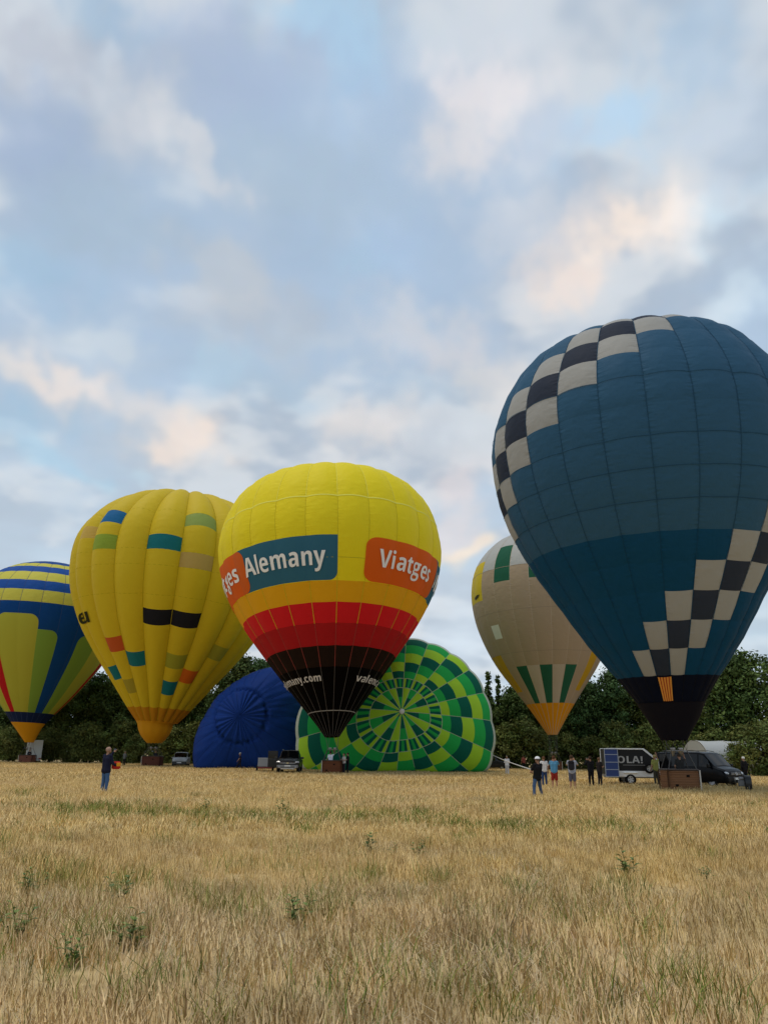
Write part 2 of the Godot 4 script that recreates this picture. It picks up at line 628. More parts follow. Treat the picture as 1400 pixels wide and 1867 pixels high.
func basket(root: Node3D, size: Vector3, mouth: Array, wicker: Color, seats := 1) -> void:
	var dark := mat(wicker.r * 0.35, wicker.g * 0.35, wicker.b * 0.35, 0.8)
	var wick := mat(wicker.r, wicker.g, wicker.b, 0.85)
	var b := MB.new()
	# woven walls: hollow, bulging a little between bands
	var rows := []
	for i in 25:
		var y := 0.06 + (size.y - 0.1) * i / 24.0
		var bulge := 0.012 * absf(sin(PI * i / 2.0)) + 0.02 * sin(PI * i / 24.0)
		var row := PackedVector3Array()
		for j in 40:
			var t := TAU * j / 40.0
			var e := 0.28
			var ct := cos(t)
			var st := sin(t)
			row.append(Vector3(signf(ct) * pow(absf(ct), e) * (size.x * 0.5 + bulge), y, signf(st) * pow(absf(st), e) * (size.z * 0.5 + bulge)))
		rows.append(row)
	b.sheet(rows, true)
	b.box(Vector3(0, 0.09, 0), Vector3(size.x * 0.94, 0.05, size.z * 0.94))
	var body := part("basket", b, wick, root)
	for i in 8:
		var w := MB.new()
		var y := 0.12 + (size.y - 0.22) * i / 7.0
		for s in [-1.0, 1.0]:
			w.box(Vector3(0, y, s * (size.z * 0.5 + 0.025)), Vector3(size.x * 0.9, size.y * 0.035, 0.02), 0.006)
			w.box(Vector3(s * (size.x * 0.5 + 0.025), y, 0), Vector3(0.02, size.y * 0.035, size.z * 0.88), 0.006)
		part("wicker_band", w, mat(wicker.r * (0.8 + 0.08 * (i % 3)), wicker.g * (0.8 + 0.07 * (i % 3)), wicker.b * 0.8, 0.9), body)
	var hx := size.x * 0.5
	var hz := size.z * 0.5
	var rim := MB.new()
	var loop := []
	for k in [[-1, -1], [1, -1], [1, 1], [-1, 1], [-1, -1]]:
		loop.append(Vector3(k[0] * hx * 0.98, size.y, k[1] * hz * 0.98))
	for i in 4:
		rim.tube([loop[i], loop[i + 1]], [0.05], 8)
	part("padded_rim", rim, mat(0.05, 0.03, 0.02, 0.6), body)
	var skid := MB.new()
	for s in [-1.0, 1.0]:
		skid.box(Vector3(s * hx * 0.7, 0.03, 0), Vector3(0.08, 0.06, size.z * 0.96), 0.01)
	part("runner", skid, dark, body)
	for k in [[-1, 1], [1, 1], [-1, -1], [1, -1]]:
		var c := MB.new()
		c.tube([Vector3(k[0] * (hx + 0.01), 0.05, k[1] * (hz + 0.01)), Vector3(k[0] * (hx + 0.01), size.y, k[1] * (hz + 0.01))], [0.04], 6)
		part("corner_trim", c, mat(0.55, 0.5, 0.43, 0.8) if k[0] * (1 if root.position.x > 0 else -1) > 0 and k[1] > 0 else dark, body)
	for k in [[-0.25, 0.28], [0.12, 0.72]]:
		var f := MB.new()
		f.box(Vector3(k[0] * size.x, size.y * k[1], hz + 0.05), Vector3(0.16, 0.11, 0.012), 0.003)
		part("foot_hole", f, mat(0.015, 0.01, 0.008, 0.9), body)
	var top := size.y + 0.95
	for k in [[-1, 1], [1, 1], [-1, -1], [1, -1]]:
		var u := MB.new()
		u.tube([Vector3(k[0] * hx * 0.9, size.y, k[1] * hz * 0.9), Vector3(k[0] * hx * 0.5, top, k[1] * hz * 0.5)], [0.025], 6)
		part("upright", u, mat(0.06, 0.055, 0.05, 0.6), root)
	var fr := MB.new()
	for k in [[-1, -1, 1, -1], [1, -1, 1, 1], [1, 1, -1, 1], [-1, 1, -1, -1]]:
		fr.tube([Vector3(k[0] * hx * 0.5, top, k[1] * hz * 0.5), Vector3(k[2] * hx * 0.5, top, k[3] * hz * 0.5)], [0.022], 6)
	fr.tube([Vector3(-hx * 0.5, top, 0), Vector3(hx * 0.5, top, 0)], [0.02], 6)
	var frame := part("burner_frame", fr, mat(0.35, 0.35, 0.36, 0.35, 0.8), root)
	for s in [-1.0, 1.0]:
		var bu := MB.new()
		bu.lathe([Vector2(0.001, -0.28), Vector2(0.08, -0.28), Vector2(0.08, -0.1), Vector2(0.13, -0.06), Vector2(0.14, 0.14), Vector2(0.12, 0.14), Vector2(0.1, -0.05), Vector2(0.001, -0.05)], 12, Transform3D(Basis(), Vector3(s * hx * 0.24, top, 0)))
		part("burner", bu, mat(0.3, 0.3, 0.31, 0.3, 0.9), frame)
	for s in [-1.0, 1.0]:
		var cyl := MB.new()
		cyl.lathe([Vector2(0.001, 0.12), Vector2(0.15, 0.13), Vector2(0.15, 0.85), Vector2(0.1, 0.96), Vector2(0.001, 0.98)], 12, Transform3D(Basis(), Vector3(s * hx * 0.7, 0, -hz * 0.6)))
		part("gas_cylinder", cyl, mat(0.3, 0.03, 0.02, 0.5), root)
	# flying wires from the mouth to the corners of the frame
	for i in mouth.size():
		var k: Array = [[-1, 1], [1, 1], [1, -1], [-1, -1]][int(i * 4.0 / mouth.size())]
		var wr := MB.new()
		wr.tube([Vector3(k[0] * hx * 0.5, top, k[1] * hz * 0.5), mouth[i]], [0.012], 4, false)
		part("flying_wire", wr, mat(0.12, 0.12, 0.12, 0.5, 0.5), root)


func mouth_points(centre: Vector3, r: float) -> Array:
	var out := []
	for a in [-160.0, -110.0, 110.0, 160.0, 70.0, 20.0, -20.0, -70.0]:
		var t := deg_to_rad(a + 90.0)
		out.append(centre + Vector3(cos(t) * r, 0, sin(t) * r))
	# ordered so that each corner takes two wires
	return [centre + Vector3(-r * 0.9, 0, r * 0.4), centre + Vector3(-r * 0.3, 0, r * 0.95), centre + Vector3(r * 0.3, 0, r * 0.95), centre + Vector3(r * 0.9, 0, r * 0.4), centre + Vector3(r * 0.9, 0, -r * 0.4), centre + Vector3(r * 0.3, 0, -r * 0.95), centre + Vector3(-r * 0.3, 0, -r * 0.95), centre + Vector3(-r * 0.9, 0, -r * 0.4)]


func main_paint(_g: int, r: int) -> Color:
	if r <= 2: return Color(0.0025, 0.002, 0.002)
	if r == 3: return Color(0.016, 0.009, 0.007)
	if r == 4: return Color(0.36, 0.01, 0.014)
	if r == 5: return Color(0.62, 0.01, 0.018)
	if r == 6: return Color(0.78, 0.4, 0.008)
	return Color(0.87, 0.74, 0.014)


func build_main() -> void:
	var root := thing("hot_air_balloon", "bright yellow balloon with orange, red and black bands and an Alemany banner", "hot air balloon", Vector3(-4.3, 0, -70.9), 0.0, "balloons standing upright on the field")
	var rows := [0.0, 0.0698, 0.1307, 0.1884, 0.2437, 0.3017, 0.3541, 0.406, 0.4618, 0.5144, 0.567, 0.6196, 0.675, 0.735, 0.8, 0.865, 0.93, 1.0]
	var env := Env.new([0.062, 0.145, 0.24, 0.425, 0.603, 0.77, 0.902, 0.972, 1.008, 1.012, 0.991, 0.949, 0.869, 0.741, 0.543, 0.282, 0.001], 10.516, 24.989, Vector3(-0.081, 3.102, 0), -5.538, 2.455, 24, 6.6, 0.065, rows)
	var hull := dress(root, env, main_paint, Color(0.42, 0.38, 0.3), 0.04, [0.4618], Color(0.5, 0.44, 0.02), [[0.0, 0.188, Color(0.1, 0.09, 0.085)], [0.188, 0.3, Color(0.33, 0.06, 0.05)], [0.3, 0.62, Color(0.6, 0.52, 0.02)], [0.62, 0.97, Color(0.8, 0.75, 0.12)]])
	var pale := MB.new()
	env.belt(0, 24, 0.0698, 0.08, pale)
	part("seam_tape", pale, mat(0.34, 0.32, 0.3), hull, "pale webbing round the black cone")
	var crown := MB.new()
	env.belt(0, 24, 0.6196, 0.12, crown)
	part("seam_tape", crown, mat(0.8, 0.75, 0.12), hull)
	var teal := fabric(Color(0.035, 0.13, 0.2))
	var orange := fabric(Color(0.75, 0.13, 0.008))
	var white := mat(0.8, 0.79, 0.77, 0.7)
	for turn in [0.0, 120.0, -120.0]:
		var b := MB.new()
		env.applique(rounded(-53.4 + turn, 6.6 + turn, 0.4075, 0.5155, 4.0, 0.02, [false, true, false, false]), b, 0.02)
		part("banner", b, teal, hull, "blue green banner with a white word")
		b = MB.new()
		env.applique(rounded(20.4 + turn, 75.5 + turn, 0.4075, 0.5155, 5.5, 0.024, [true, true, true, true]) if turn == 0.0 else rounded(20.4 + turn, 75.5 + turn, 0.4075, 0.5155, 5.5, 0.024, [true, true, true, true]), b, 0.04)
		part("banner", b, orange, hull, "orange banner with rounded corners and a white word")
		word_on(env, "Alemany", -45.0 + turn, 0.8 + turn, 0.4445, 0.489, white, hull)
		word_on(env, "Viatges", 27.2 + turn, 67.5 + turn, 0.446, 0.4885, white, hull)
	var grey := mat(0.55, 0.53, 0.52, 0.7)
	word_on(env, "viatgesalemany.com", -118.0, -9.6, 0.1525, 0.172, grey, hull)
	word_on(env, "valencia", 33.8, 90.0, 0.1525, 0.172, grey, hull)
	basket(root, Vector3(1.7, 1.1, 1.4), mouth_points(env.base + env.tilt * Vector3(0, 0.05, 0), 0.62), Color(0.16, 0.06, 0.03))


func blue_paint(g: int, r: int) -> Color:
	if r == 0: return Color(0.006, 0.008, 0.018)
	var c := g - 21          # gore whose left seam stands at -46.4 degrees
	var d := posmod(r - 1 - c, 12)
	if d == 0 or d == 10: return Color(0.34, 0.34, 0.325)
	if d == 11: return Color(0.03, 0.038, 0.058)
	return Color(0.007, 0.057, 0.125) if r < 6 else Color(0.032, 0.094, 0.168)


func build_blue() -> void:
	var root := thing("hot_air_balloon", "large dark blue balloon with white and navy chequered bands", "hot air balloon", Vector3(15.4, 0, -42), 0.0, "balloons standing upright on the field")
	var rows := []
	for k in 17:
		rows.append(0.0545 + 0.0522 * k)
	rows.append_array([0.945, 1.0])
	# gore 0 begins at -1.4 degrees; gore 21 is the third to its left
	var env := Env.new([0.106, 0.181, 0.265, 0.457, 0.62, 0.78, 0.905, 0.966, 0.989, 0.995, 0.974, 0.92, 0.83, 0.727, 0.551, 0.293, 0.023], 8.525, 22.343, Vector3(-0.044, 3.023, 0), 2.08, 1.96, 24, -1.4, 0.07, rows)
	env.row_puff = 0.022
	var belts := []
	for k in [7, 8, 9, 11]:
		belts.append(0.0545 + 0.0522 * k)
	var hull := dress(root, env, blue_paint, Color(0.015, 0.05, 0.09), 0.032, belts, Color(0.02, 0.066, 0.12), [[0.0545, 0.107, Color(0.008, 0.009, 0.015)], [0.107, 0.3675, Color(0.008, 0.055, 0.118)], [0.3675, 0.97, Color(0.02, 0.066, 0.12)]])
	var ring := Vector3(-0.08, 2.5, 0)
	skirt(root, env, [[Vector3(-0.06, 3.6, 0.02), 1.32], [Vector3(-0.08, 3.0, 0), 0.95], [ring, 0.66]], Color(0.011, 0.01, 0.014))
	# a striped flag sewn into one panel of the dark band
	var red := fabric(Color(0.42, 0.05, 0.02))
	var gold := fabric(Color(0.85, 0.38, 0.07))
	var edges := [0.0, 0.14, 0.22, 0.36, 0.44, 0.56, 0.64, 0.78, 0.86, 1.0]
	for k in 9:
		var b := MB.new()
		var x0: float = -30.5 + 14.6 * edges[k]
		var x1: float = -30.5 + 14.6 * edges[k + 1]
		env.applique(PackedVector2Array([Vector2(x0, 0.0575), Vector2(x1, 0.0575), Vector2(x1, 0.105), Vector2(x0, 0.105)]), b, 0.05)
		part("flag_stripe", b, gold if k % 2 == 0 else red, hull)
	basket(root, Vector3(1.62, 1.03, 1.3), mouth_points(ring, 0.64), Color(0.21, 0.105, 0.055))


func patch_paint(g: int, r: int) -> Color:
	var k := g if g < 10 else g - 20
	var teal := Color(0.012, 0.14, 0.17)
	var found := {
		"-2 14": Color(0.012, 0.12, 0.3), "-2 12": Color(0.24, 0.34, 0.04), "0 12": teal, "1 14": Color(0.24, 0.32, 0.08), "1 11": Color(0.46, 0.33, 0.1), "0 7": Color(0.015, 0.015, 0.02), "1 7": Color(0.015, 0.015, 0.02),
		"-2 5": Color(0.5, 0.09, 0.02), "-1 4": teal, "-3 3": teal, "-2 2": Color(0.34, 0.28, 0.03), "1 4": Color(0.3, 0.3, 0.03), "1 2": teal, "2 3": Color(0.6, 0.13, 0.01), "3 5": Color(0.32, 0.3, 0.03), "-3 13": Color(0.55, 0.38, 0.08),
		"6 9": teal, "8 12": Color(0.24, 0.34, 0.04), "-6 6": Color(0.5, 0.09, 0.02), "-8 11": teal,
	}
	var key := "%d %d" % [k, r]
	if found.has(key): return found[key]
	if r == 0: return Color(0.5, 0.22, 0.01)
	return Color(0.63, 0.475, 0.018)


func build_patched() -> void:
	var root := thing("hot_air_balloon", "mustard yellow balloon with bulging gores and scattered teal, green and red patches", "hot air balloon", Vector3(-27.5, 0, -97.3), 0.0, "balloons standing upright on the field")
	var rows := [0.045, 0.091, 0.135, 0.179, 0.2215, 0.266, 0.31, 0.349, 0.393, 0.4327, 0.472, 0.512, 0.5545, 0.596, 0.633, 0.676, 0.73, 0.79, 0.85, 0.92, 1.0]
	var env := Env.new([0.101, 0.191, 0.289, 0.469, 0.651, 0.809, 0.918, 0.972, 0.992, 0.993, 0.97, 0.904, 0.787, 0.636, 0.463, 0.244, 0.004], 12.924, 30.578, Vector3(0.04, 3.684, 0), -0.878, -2.551, 20, -2.5, 0.21, rows)
	var hull := dress(root, env, patch_paint, Color(0.45, 0.35, 0.01), 0.05, [0.4327, 0.512, 0.5545, 0.676], Color(0.5, 0.39, 0.01))
	word_on(env, "eu", -62.0, -43.5, 0.3595, 0.4, mat(0.03, 0.03, 0.01, 0.8), hull)
	skirt(root, env, [[Vector3(-0.08, 4.95, 0), 2.12], [Vector3(-0.03, 4.3, 0.05), 2.0], [Vector3(0, 3.65, 0.05), 1.7], [Vector3(0.03, 3.1, 0.05), 1.25], [Vector3(0.03, 2.72, 0), 0.85]], Color(0.66, 0.31, 0.01), "scoop")
	basket(root, Vector3(2.2, 1.2, 1.5), mouth_points(Vector3(0.03, 2.75, 0), 0.83), Color(0.13, 0.05, 0.035))


func cream_paint(g: int, r: int) -> Color:
	var k := g if g < 12 else g - 24     # gore 0 begins at -6 degrees
	var green := Color(0.02, 0.1, 0.06)
	if r < 2: return Color(0.72, 0.3, 0.008)
	if r >= 2 and r <= 4:
		if k in [-3, -1, 1]: return green
		if k in [-2, 0]: return Color(0.46, 0.4, 0.33)
	if r >= 3 and r <= 5 and (k in [3, -5, -6]): return Color(0.5, 0.3, 0.02)
	if r >= 11 and r <= 13 and posmod(k, 2) == 1 and k > -4 and k < 4: return green
	if r >= 11 and r <= 13 and k == 5: return green
	if r >= 10 and r <= 12 and k in [-5, -6]: return Color(0.62, 0.47, 0.02)
	if r >= 12: return Color(0.42, 0.43, 0.42)
	return Color(0.37, 0.285, 0.2)


func build_cream() -> void:
	var root := thing("hot_air_balloon", "cream balloon with green stripes and an orange cone behind the blue balloon", "hot air balloon", Vector3(20.7, 0, -97), 0.0, "balloons standing upright on the field")
	var rows := [0.0, 0.06, 0.1278, 0.18, 0.2292, 0.282, 0.336, 0.39, 0.4445, 0.49, 0.545, 0.596, 0.65, 0.7, 0.75, 0.81, 0.87, 0.93, 1.0]
	var env := Env.new([0.064, 0.155, 0.245, 0.444, 0.651, 0.808, 0.92, 0.975, 0.998, 0.996, 0.967, 0.903, 0.784, 0.632, 0.461, 0.244, 0.005], 9.004, 25.719, Vector3(-0.004, 4.161, 0), -0.814, 1.13, 24, -6.0, 0.035, rows)
	var hull := dress(root, env, cream_paint, Color(0.5, 0.41, 0.32), 0.05, [0.49, 0.336, 0.65], Color(0.32, 0.26, 0.2))
	var b := MB.new()
	env.applique(PackedVector2Array([Vector2(-62.5, 0.394), Vector2(-53, 0.394), Vector2(-53, 0.4455), Vector2(-62.5, 0.4455)]), b)
	part("repair_patch", b, fabric(Color(0.78, 0.77, 0.72)), hull, "small white rectangle")
	b = MB.new()
	env.applique(PackedVector2Array([Vector2(-78, 0.556), Vector2(-72, 0.56), Vector2(-69, 0.57), Vector2(-74, 0.572), Vector2(-80, 0.566)]), b, 0.03)
	part("emblem", b, mat(0.05, 0.045, 0.02), hull, "small dark emblem on the yellow panel")
	basket(root, Vector3(1.6, 1.1, 1.3), mouth_points(env.base + Vector3(0, 0.05, 0), 0.56), Color(0.16, 0.07, 0.04))


func stripe_paint(_g: int, r: int) -> Color:
	if r == 0: return Color(0.01, 0.02, 0.07)
	if r == 1: return Color(0.006, 0.055, 0.22)
	if r in [4, 6, 2]: return Color(0.62, 0.57, 0.08)
	if r in [3, 5]: return Color(0.012, 0.075, 0.32)
	return Color(0.01, 0.06, 0.24)


func build_striped() -> void:
	var root := thing("hot_air_balloon", "blue balloon with yellow hoops on top and yellow green petals below", "hot air balloon", Vector3(-50.3, 0, -115), 0.0, "balloons standing upright on the field")
	var rows := [0.0536, 0.1025, 0.5785, 0.6293, 0.6746, 0.7274, 0.7775, 0.8195, 0.9, 1.0]
	var env := Env.new([0.125, 0.194, 0.283, 0.474, 0.641, 0.795, 0.91, 0.973, 0.998, 1.0, 0.974, 0.911, 0.793, 0.633, 0.455, 0.242, 0.005], 10.643, 25.184, Vector3(-0.67, 3.945, 0), -0.8, -1.921, 24, 3.0, 0.025, rows)
	# the long blue row is cut into shorter panels
	var fine := [0.0536]
	for k in 10:
		fine.append(0.1025 + 0.0476 * k)
	fine.append_array([0.5785, 0.6293, 0.6746, 0.7274, 0.7775, 0.8195, 0.9, 1.0])
	env.rows = fine
	var shift := func(g: int, r: int) -> Color: return stripe_paint(g, 0 if r == 0 else (1 if r <= 10 else r - 9))
	var hull := dress(root, env, shift, Color(0.05, 0.08, 0.2), 0.04, [], Color.BLACK)
	var lemon := fabric(Color(0.45, 0.44, 0.05))
	var green := fabric(Color(0.2, 0.33, 0.05))
	var red := fabric(Color(0.5, 0.008, 0.015))
	for turn in [0.0, 120.0, -120.0]:
		for p in [[-13.0, 18.5, 0.5295, true, true, lemon], [18.5, 34.3, 0.472, false, true, green], [51.0, 69.0, 0.47, true, false, green], [69.0, 95.0, 0.5295, true, true, lemon], [95.0, 107.0, 0.42, false, false, red]]:
			var b := MB.new()
			env.applique(rounded(p[0] + turn, p[1] + turn, 0.1035, p[2], 6.5, 0.035, [false, false, p[4], p[3]]), b, 0.03)
			part("petal", b, p[5], hull)
	skirt(root, env, [[Vector3(-0.45, 4.7, 0), 1.7], [Vector3(-0.2, 3.6, 0), 1.05], [Vector3(-0.05, 2.85, 0), 0.6]], Color(0.75, 0.33, 0.01))
	basket(root, Vector3(1.9, 1.1, 1.4), mouth_points(Vector3(-0.05, 2.85, 0), 0.58), Color(0.2, 0.085, 0.06))


# ---------------------------------------------------------------- envelopes lying on the ground, crown towards the camera
class Lying:
	var reach := []          # half width by angle, every 30 degrees from the right, upwards
	var centre := Vector3.ZERO
	var deep := 5.0
	var gores := 24
	var phase := 0.0
	var puff := 0.18
	var folds := 0.0         # metres of small radial folds inside the crown ring
	var fold_r := 0.0

	func radius(phi: float) -> float:
		var x := fposmod(phi, TAU) / (PI / 6.0)
		var i := int(x) % 12
		var f := x - floorf(x)
		var p0: float = reach[(i + 11) % 12]
		var p1: float = reach[i]
		var p2: float = reach[(i + 1) % 12]
		var p3: float = reach[(i + 2) % 12]
		return 0.5 * (2.0 * p1 + (p2 - p0) * f + (2.0 * p0 - 5.0 * p1 + 4.0 * p2 - p3) * f * f + (3.0 * p1 - p0 - 3.0 * p2 + p3) * f * f * f)

	# al: 0 at the crown, PI/2 at the widest place, more behind
	func at(g: float, f: float, al: float, out := 0.0) -> Vector3:
		var phi := TAU * (g + f) / gores + phase
		var rr := radius(phi)
		var u := sin(minf(al, PI / 2))
		var z := -deep * (1.0 - cos(minf(al, PI / 2)))
		if al > PI / 2:
			var back := (al - PI / 2) / (PI / 2)
			u = 1.0 - 0.62 * back * back
			z = -deep - 17.0 * back
		var o := out + puff * u * (4.0 * f * (1.0 - f) - 0.6)
		var cr := u * rr
		if folds > 0.0 and cr < fold_r:
			var k := cr / fold_r
			o += folds * k * sin(phi * 24.0 + 2.0 * sin(phi * 5.0)) - 0.28 * exp(-pow((cr - fold_r) / 0.16, 2.0))
		elif folds > 0.0:
			o += 0.012 * sin(phi * 40.0 + cr * 2.0) + 0.02 * sin(phi * 11.0 + 3.0 * sin(cr * 0.9)) - 0.28 * exp(-pow((cr - fold_r) / 0.16, 2.0))
		var nx := u
		var p := centre + Vector3(cos(phi) * (cr + o * nx), sin(phi) * (cr + o * nx), z + o * sqrt(maxf(0.0, 1.0 - u * u)))
		# cloth that meets the ground spreads on it
		var y := p.y - 0.03
		p.y = 0.03 + 0.5 * (y + sqrt(y * y + 0.12))
		return p

	func normal(g: float, f: float, al: float) -> Vector3:
		var du := at(g, f + 0.03, al) - at(g, f - 0.03, al)
		var dv := at(g, f, al + 0.012) - at(g, f, maxf(al - 0.012, 0.002))
		var m := du.cross(dv)
		if m.length() < 1e-7:
			return Vector3.BACK
		m = m.normalized()
		return m

	func panel(g: float, a0: float, a1: float, into: MB, nu := 6, nv := 3) -> void:
		var pts := []
		var nrm := []
		var sg := 0.0
		into.mapped = true
		for i in nv + 1:
			var x := PackedVector3Array()
			var y := PackedVector3Array()
			for j in nu + 1:
				var al := maxf(lerpf(a0, a1, float(i) / nv), 0.004)
				x.append(at(g, float(j) / nu, al))
				y.append(normal(g, float(j) / nu, al))
			pts.append(x); nrm.append(y)
		var am := (a0 + a1) * 0.5
		var o := at(g, 0.5, am, 0.4) - at(g, 0.5, am)
		sg = 1.0 if normal(g, 0.5, am).dot(o) > 0.0 else -1.0
		for i in nv:
			for j in nu:
				var t0 := Vector2(float(j) / nu, g * 0.37 + lerpf(a0, a1, float(i) / nv))
				var t1 := Vector2(float(j) / nu, g * 0.37 + lerpf(a0, a1, float(i + 1) / nv))
				var x1 := Vector2(1.0 / nu, 0.0)
				into.tri(pts[i][j], pts[i + 1][j], pts[i + 1][j + 1], nrm[i][j] * sg, nrm[i + 1][j] * sg, nrm[i + 1][j + 1] * sg, t0, t1, t1 + x1)
				into.tri(pts[i][j], pts[i + 1][j + 1], pts[i][j + 1], nrm[i][j] * sg, nrm[i + 1][j + 1] * sg, nrm[i][j + 1] * sg, t0, t1 + x1, t0 + x1)

	func strip(g: float, f0: float, f1: float, a0: float, a1: float, into: MB) -> void:
		var rows := []
		for i in 3:
			var row := PackedVector3Array()
			for j in 3:
				row.append(at(g, lerpf(f0, f1, j / 2.0), lerpf(a0, a1, i / 2.0), 0.03 if j == 1 else 0.0))
			rows.append(row)
		into.sheet(rows, false, Vector3.BACK)

	func ring(al: float, wide: float, into: MB) -> void:
		for g in gores:
			var rows := [PackedVector3Array(), PackedVector3Array(), PackedVector3Array()]
			for j in 7:
				var da := wide * 0.5 / maxf(radius(TAU * g / gores), 1.0)
				for k in 3:
					rows[k].append(at(g, j / 6.0, al + da * (k - 1), 0.03 if k == 1 else 0.02))
			into.sheet(rows, false, Vector3.BACK)

	func tape(g: float, a0: float, a1: float, wide: float, into: MB) -> void:
		var rows := []
		for i in 13:
			var al := lerpf(a0, a1, i / 12.0)
			var f := minf(wide * 0.5 / maxf(sin(minf(al, PI / 2)) * radius(TAU * g / gores) * TAU / gores, 0.05), 0.3)
			rows.append(PackedVector3Array([at(g - 1.0, 1.0 - f, al, 0.012), at(g, 0.0, al, 0.03), at(g, f, al, 0.012)]))
		into.sheet(rows, false, at(g, 0.0, (a0 + a1) / 2, 1.0) - at(g, 0.0, (a0 + a1) / 2))


func build_green() -> void:
	var root := thing("balloon_envelope", "green chequered balloon lying half inflated on the ground behind the Alemany balloon", "hot air balloon", Vector3(1.9, 0, -82))
	var e := Lying.new()
	var k := 1.0 / 17.9
	e.reach = [169 * k, 157 * k, 145 * k, 140 * k, 146 * k, 165 * k, 188 * k, 204 * k, 190 * k, 165 * k, 170 * k, 186 * k]
	e.centre = Vector3(0, 5.67, 5.0)
	e.deep = 5.0
	e.gores = 20
	e.phase = deg_to_rad(-4.0)
	e.puff = 0.17
	var u := [0.0, 0.055, 0.175, 0.29, 0.407, 0.5, 0.62, 0.745, 0.865, 0.96, 0.995]
	var al := []
	for x in u:
		al.append(asin(x))
	var far := MB.new()
	far.tinted = true
	var lime := Color(0.36, 0.62, 0.03)
	var mid := Color(0.018, 0.36, 0.07)
	var dark := Color(0.006, 0.1, 0.065)
	var cols := [dark, lime, mid]
	for g in e.gores:
		for r in 5:
			far.tint = cols[posmod(r + g, 3)] if r > 0 else Color(0.01, 0.2, 0.04)
			e.panel(g, al[-1] + (PI - al[-1]) * r / 5.0, al[-1] + (PI - al[-1]) * (r + 1) / 5.0, far, 4, 2)
	var hull := part("envelope", far, fabric_tinted(), root)
	for g in e.gores:
		for r in u.size() - 1:
			var col: Color = cols[posmod(r + g, 3)]
			if r < 3: col = [lime, dark, lime, mid][posmod(g + r * 2, 4)]
			if r == 3:
				# the gathered ring: narrow strips
				for q in 4:
					var st := MB.new()
					e.strip(g, q / 4.0, (q + 1) / 4.0, al[r], al[r + 1], st)
					part("panel", st, fabric([dark, mid, dark, lime][q]), hull)
				continue
			if r == u.size() - 2: col = Color(0.45, 0.5, 0.42)
			var b := MB.new()
			e.panel(g, al[r], al[r + 1], b, 6, 3 if r > 2 else 2)
			part("panel", b, fabric(col, true), hull)
		var t := MB.new()
		e.tape(g, al[0] + 0.01, al[-1], 0.045, t)
		part("load_tape", t, mat(0.36, 0.46, 0.3), hull)
	for r in [3, 4]:
		var b := MB.new()
		e.ring(al[r], 0.07, b)
		part("seam_tape", b, mat(0.36, 0.46, 0.3), hull)
	var hub := MB.new()
	hub.lathe([Vector2(0.001, 0.06), Vector2(0.22, 0.05), Vector2(0.27, 0.0), Vector2(0.22, -0.02)], 16, Transform3D(Basis(Vector3.RIGHT, PI / 2), e.at(0, 0, 0.004) + Vector3(0, 0, 0.05)))
	part("crown_ring", hub, mat(0.6, 0.62, 0.58, 0.4, 0.3), hull)


func build_lying_blue() -> void:
	var root := thing("balloon_envelope", "plain dark blue balloon lying half inflated between the two yellow balloons", "hot air balloon", Vector3(-15.2, 0, -90))
	var e := Lying.new()
	var k := 1.0 / 16.4
	e.reach = [122 * k, 120 * k, 106 * k, 79 * k, 67 * k, 68 * k, 78 * k, 108 * k, 140 * k, 120 * k, 145 * k, 138 * k]
	e.centre = Vector3(0, 5.47, 5.0)
	e.deep = 5.0
	e.gores = 24
	e.puff = 0.05
	e.folds = 0.09
	e.fold_r = 2.9
	var navy := Color(0.01, 0.042, 0.22)
	var far := MB.new()
	far.tinted = true
	far.tint = navy
	for g in e.gores:
		for r in 4:
			e.panel(g, PI / 2 + PI / 8 * r, PI / 2 + PI / 8 * (r + 1), far, 4, 2)
	var hull := part("envelope", far, fabric_tinted(), root)
	for g in e.gores:
		var shares := [0.0, 0.16, 0.28, 0.36, 0.44, 0.6, 0.8, 1.0]
		for r in 7:
			var b := MB.new()
			e.panel(g, PI / 2 * shares[r], PI / 2 * shares[r + 1], b, 12, 6 if r == 2 or r == 3 else 4)
			part("panel", b, fabric(navy, true), hull)
		var t := MB.new()
		e.tape(g, 0.02, PI / 2, 0.05, t)
		part("load_tape", t, mat(0.006, 0.028, 0.15), hull)


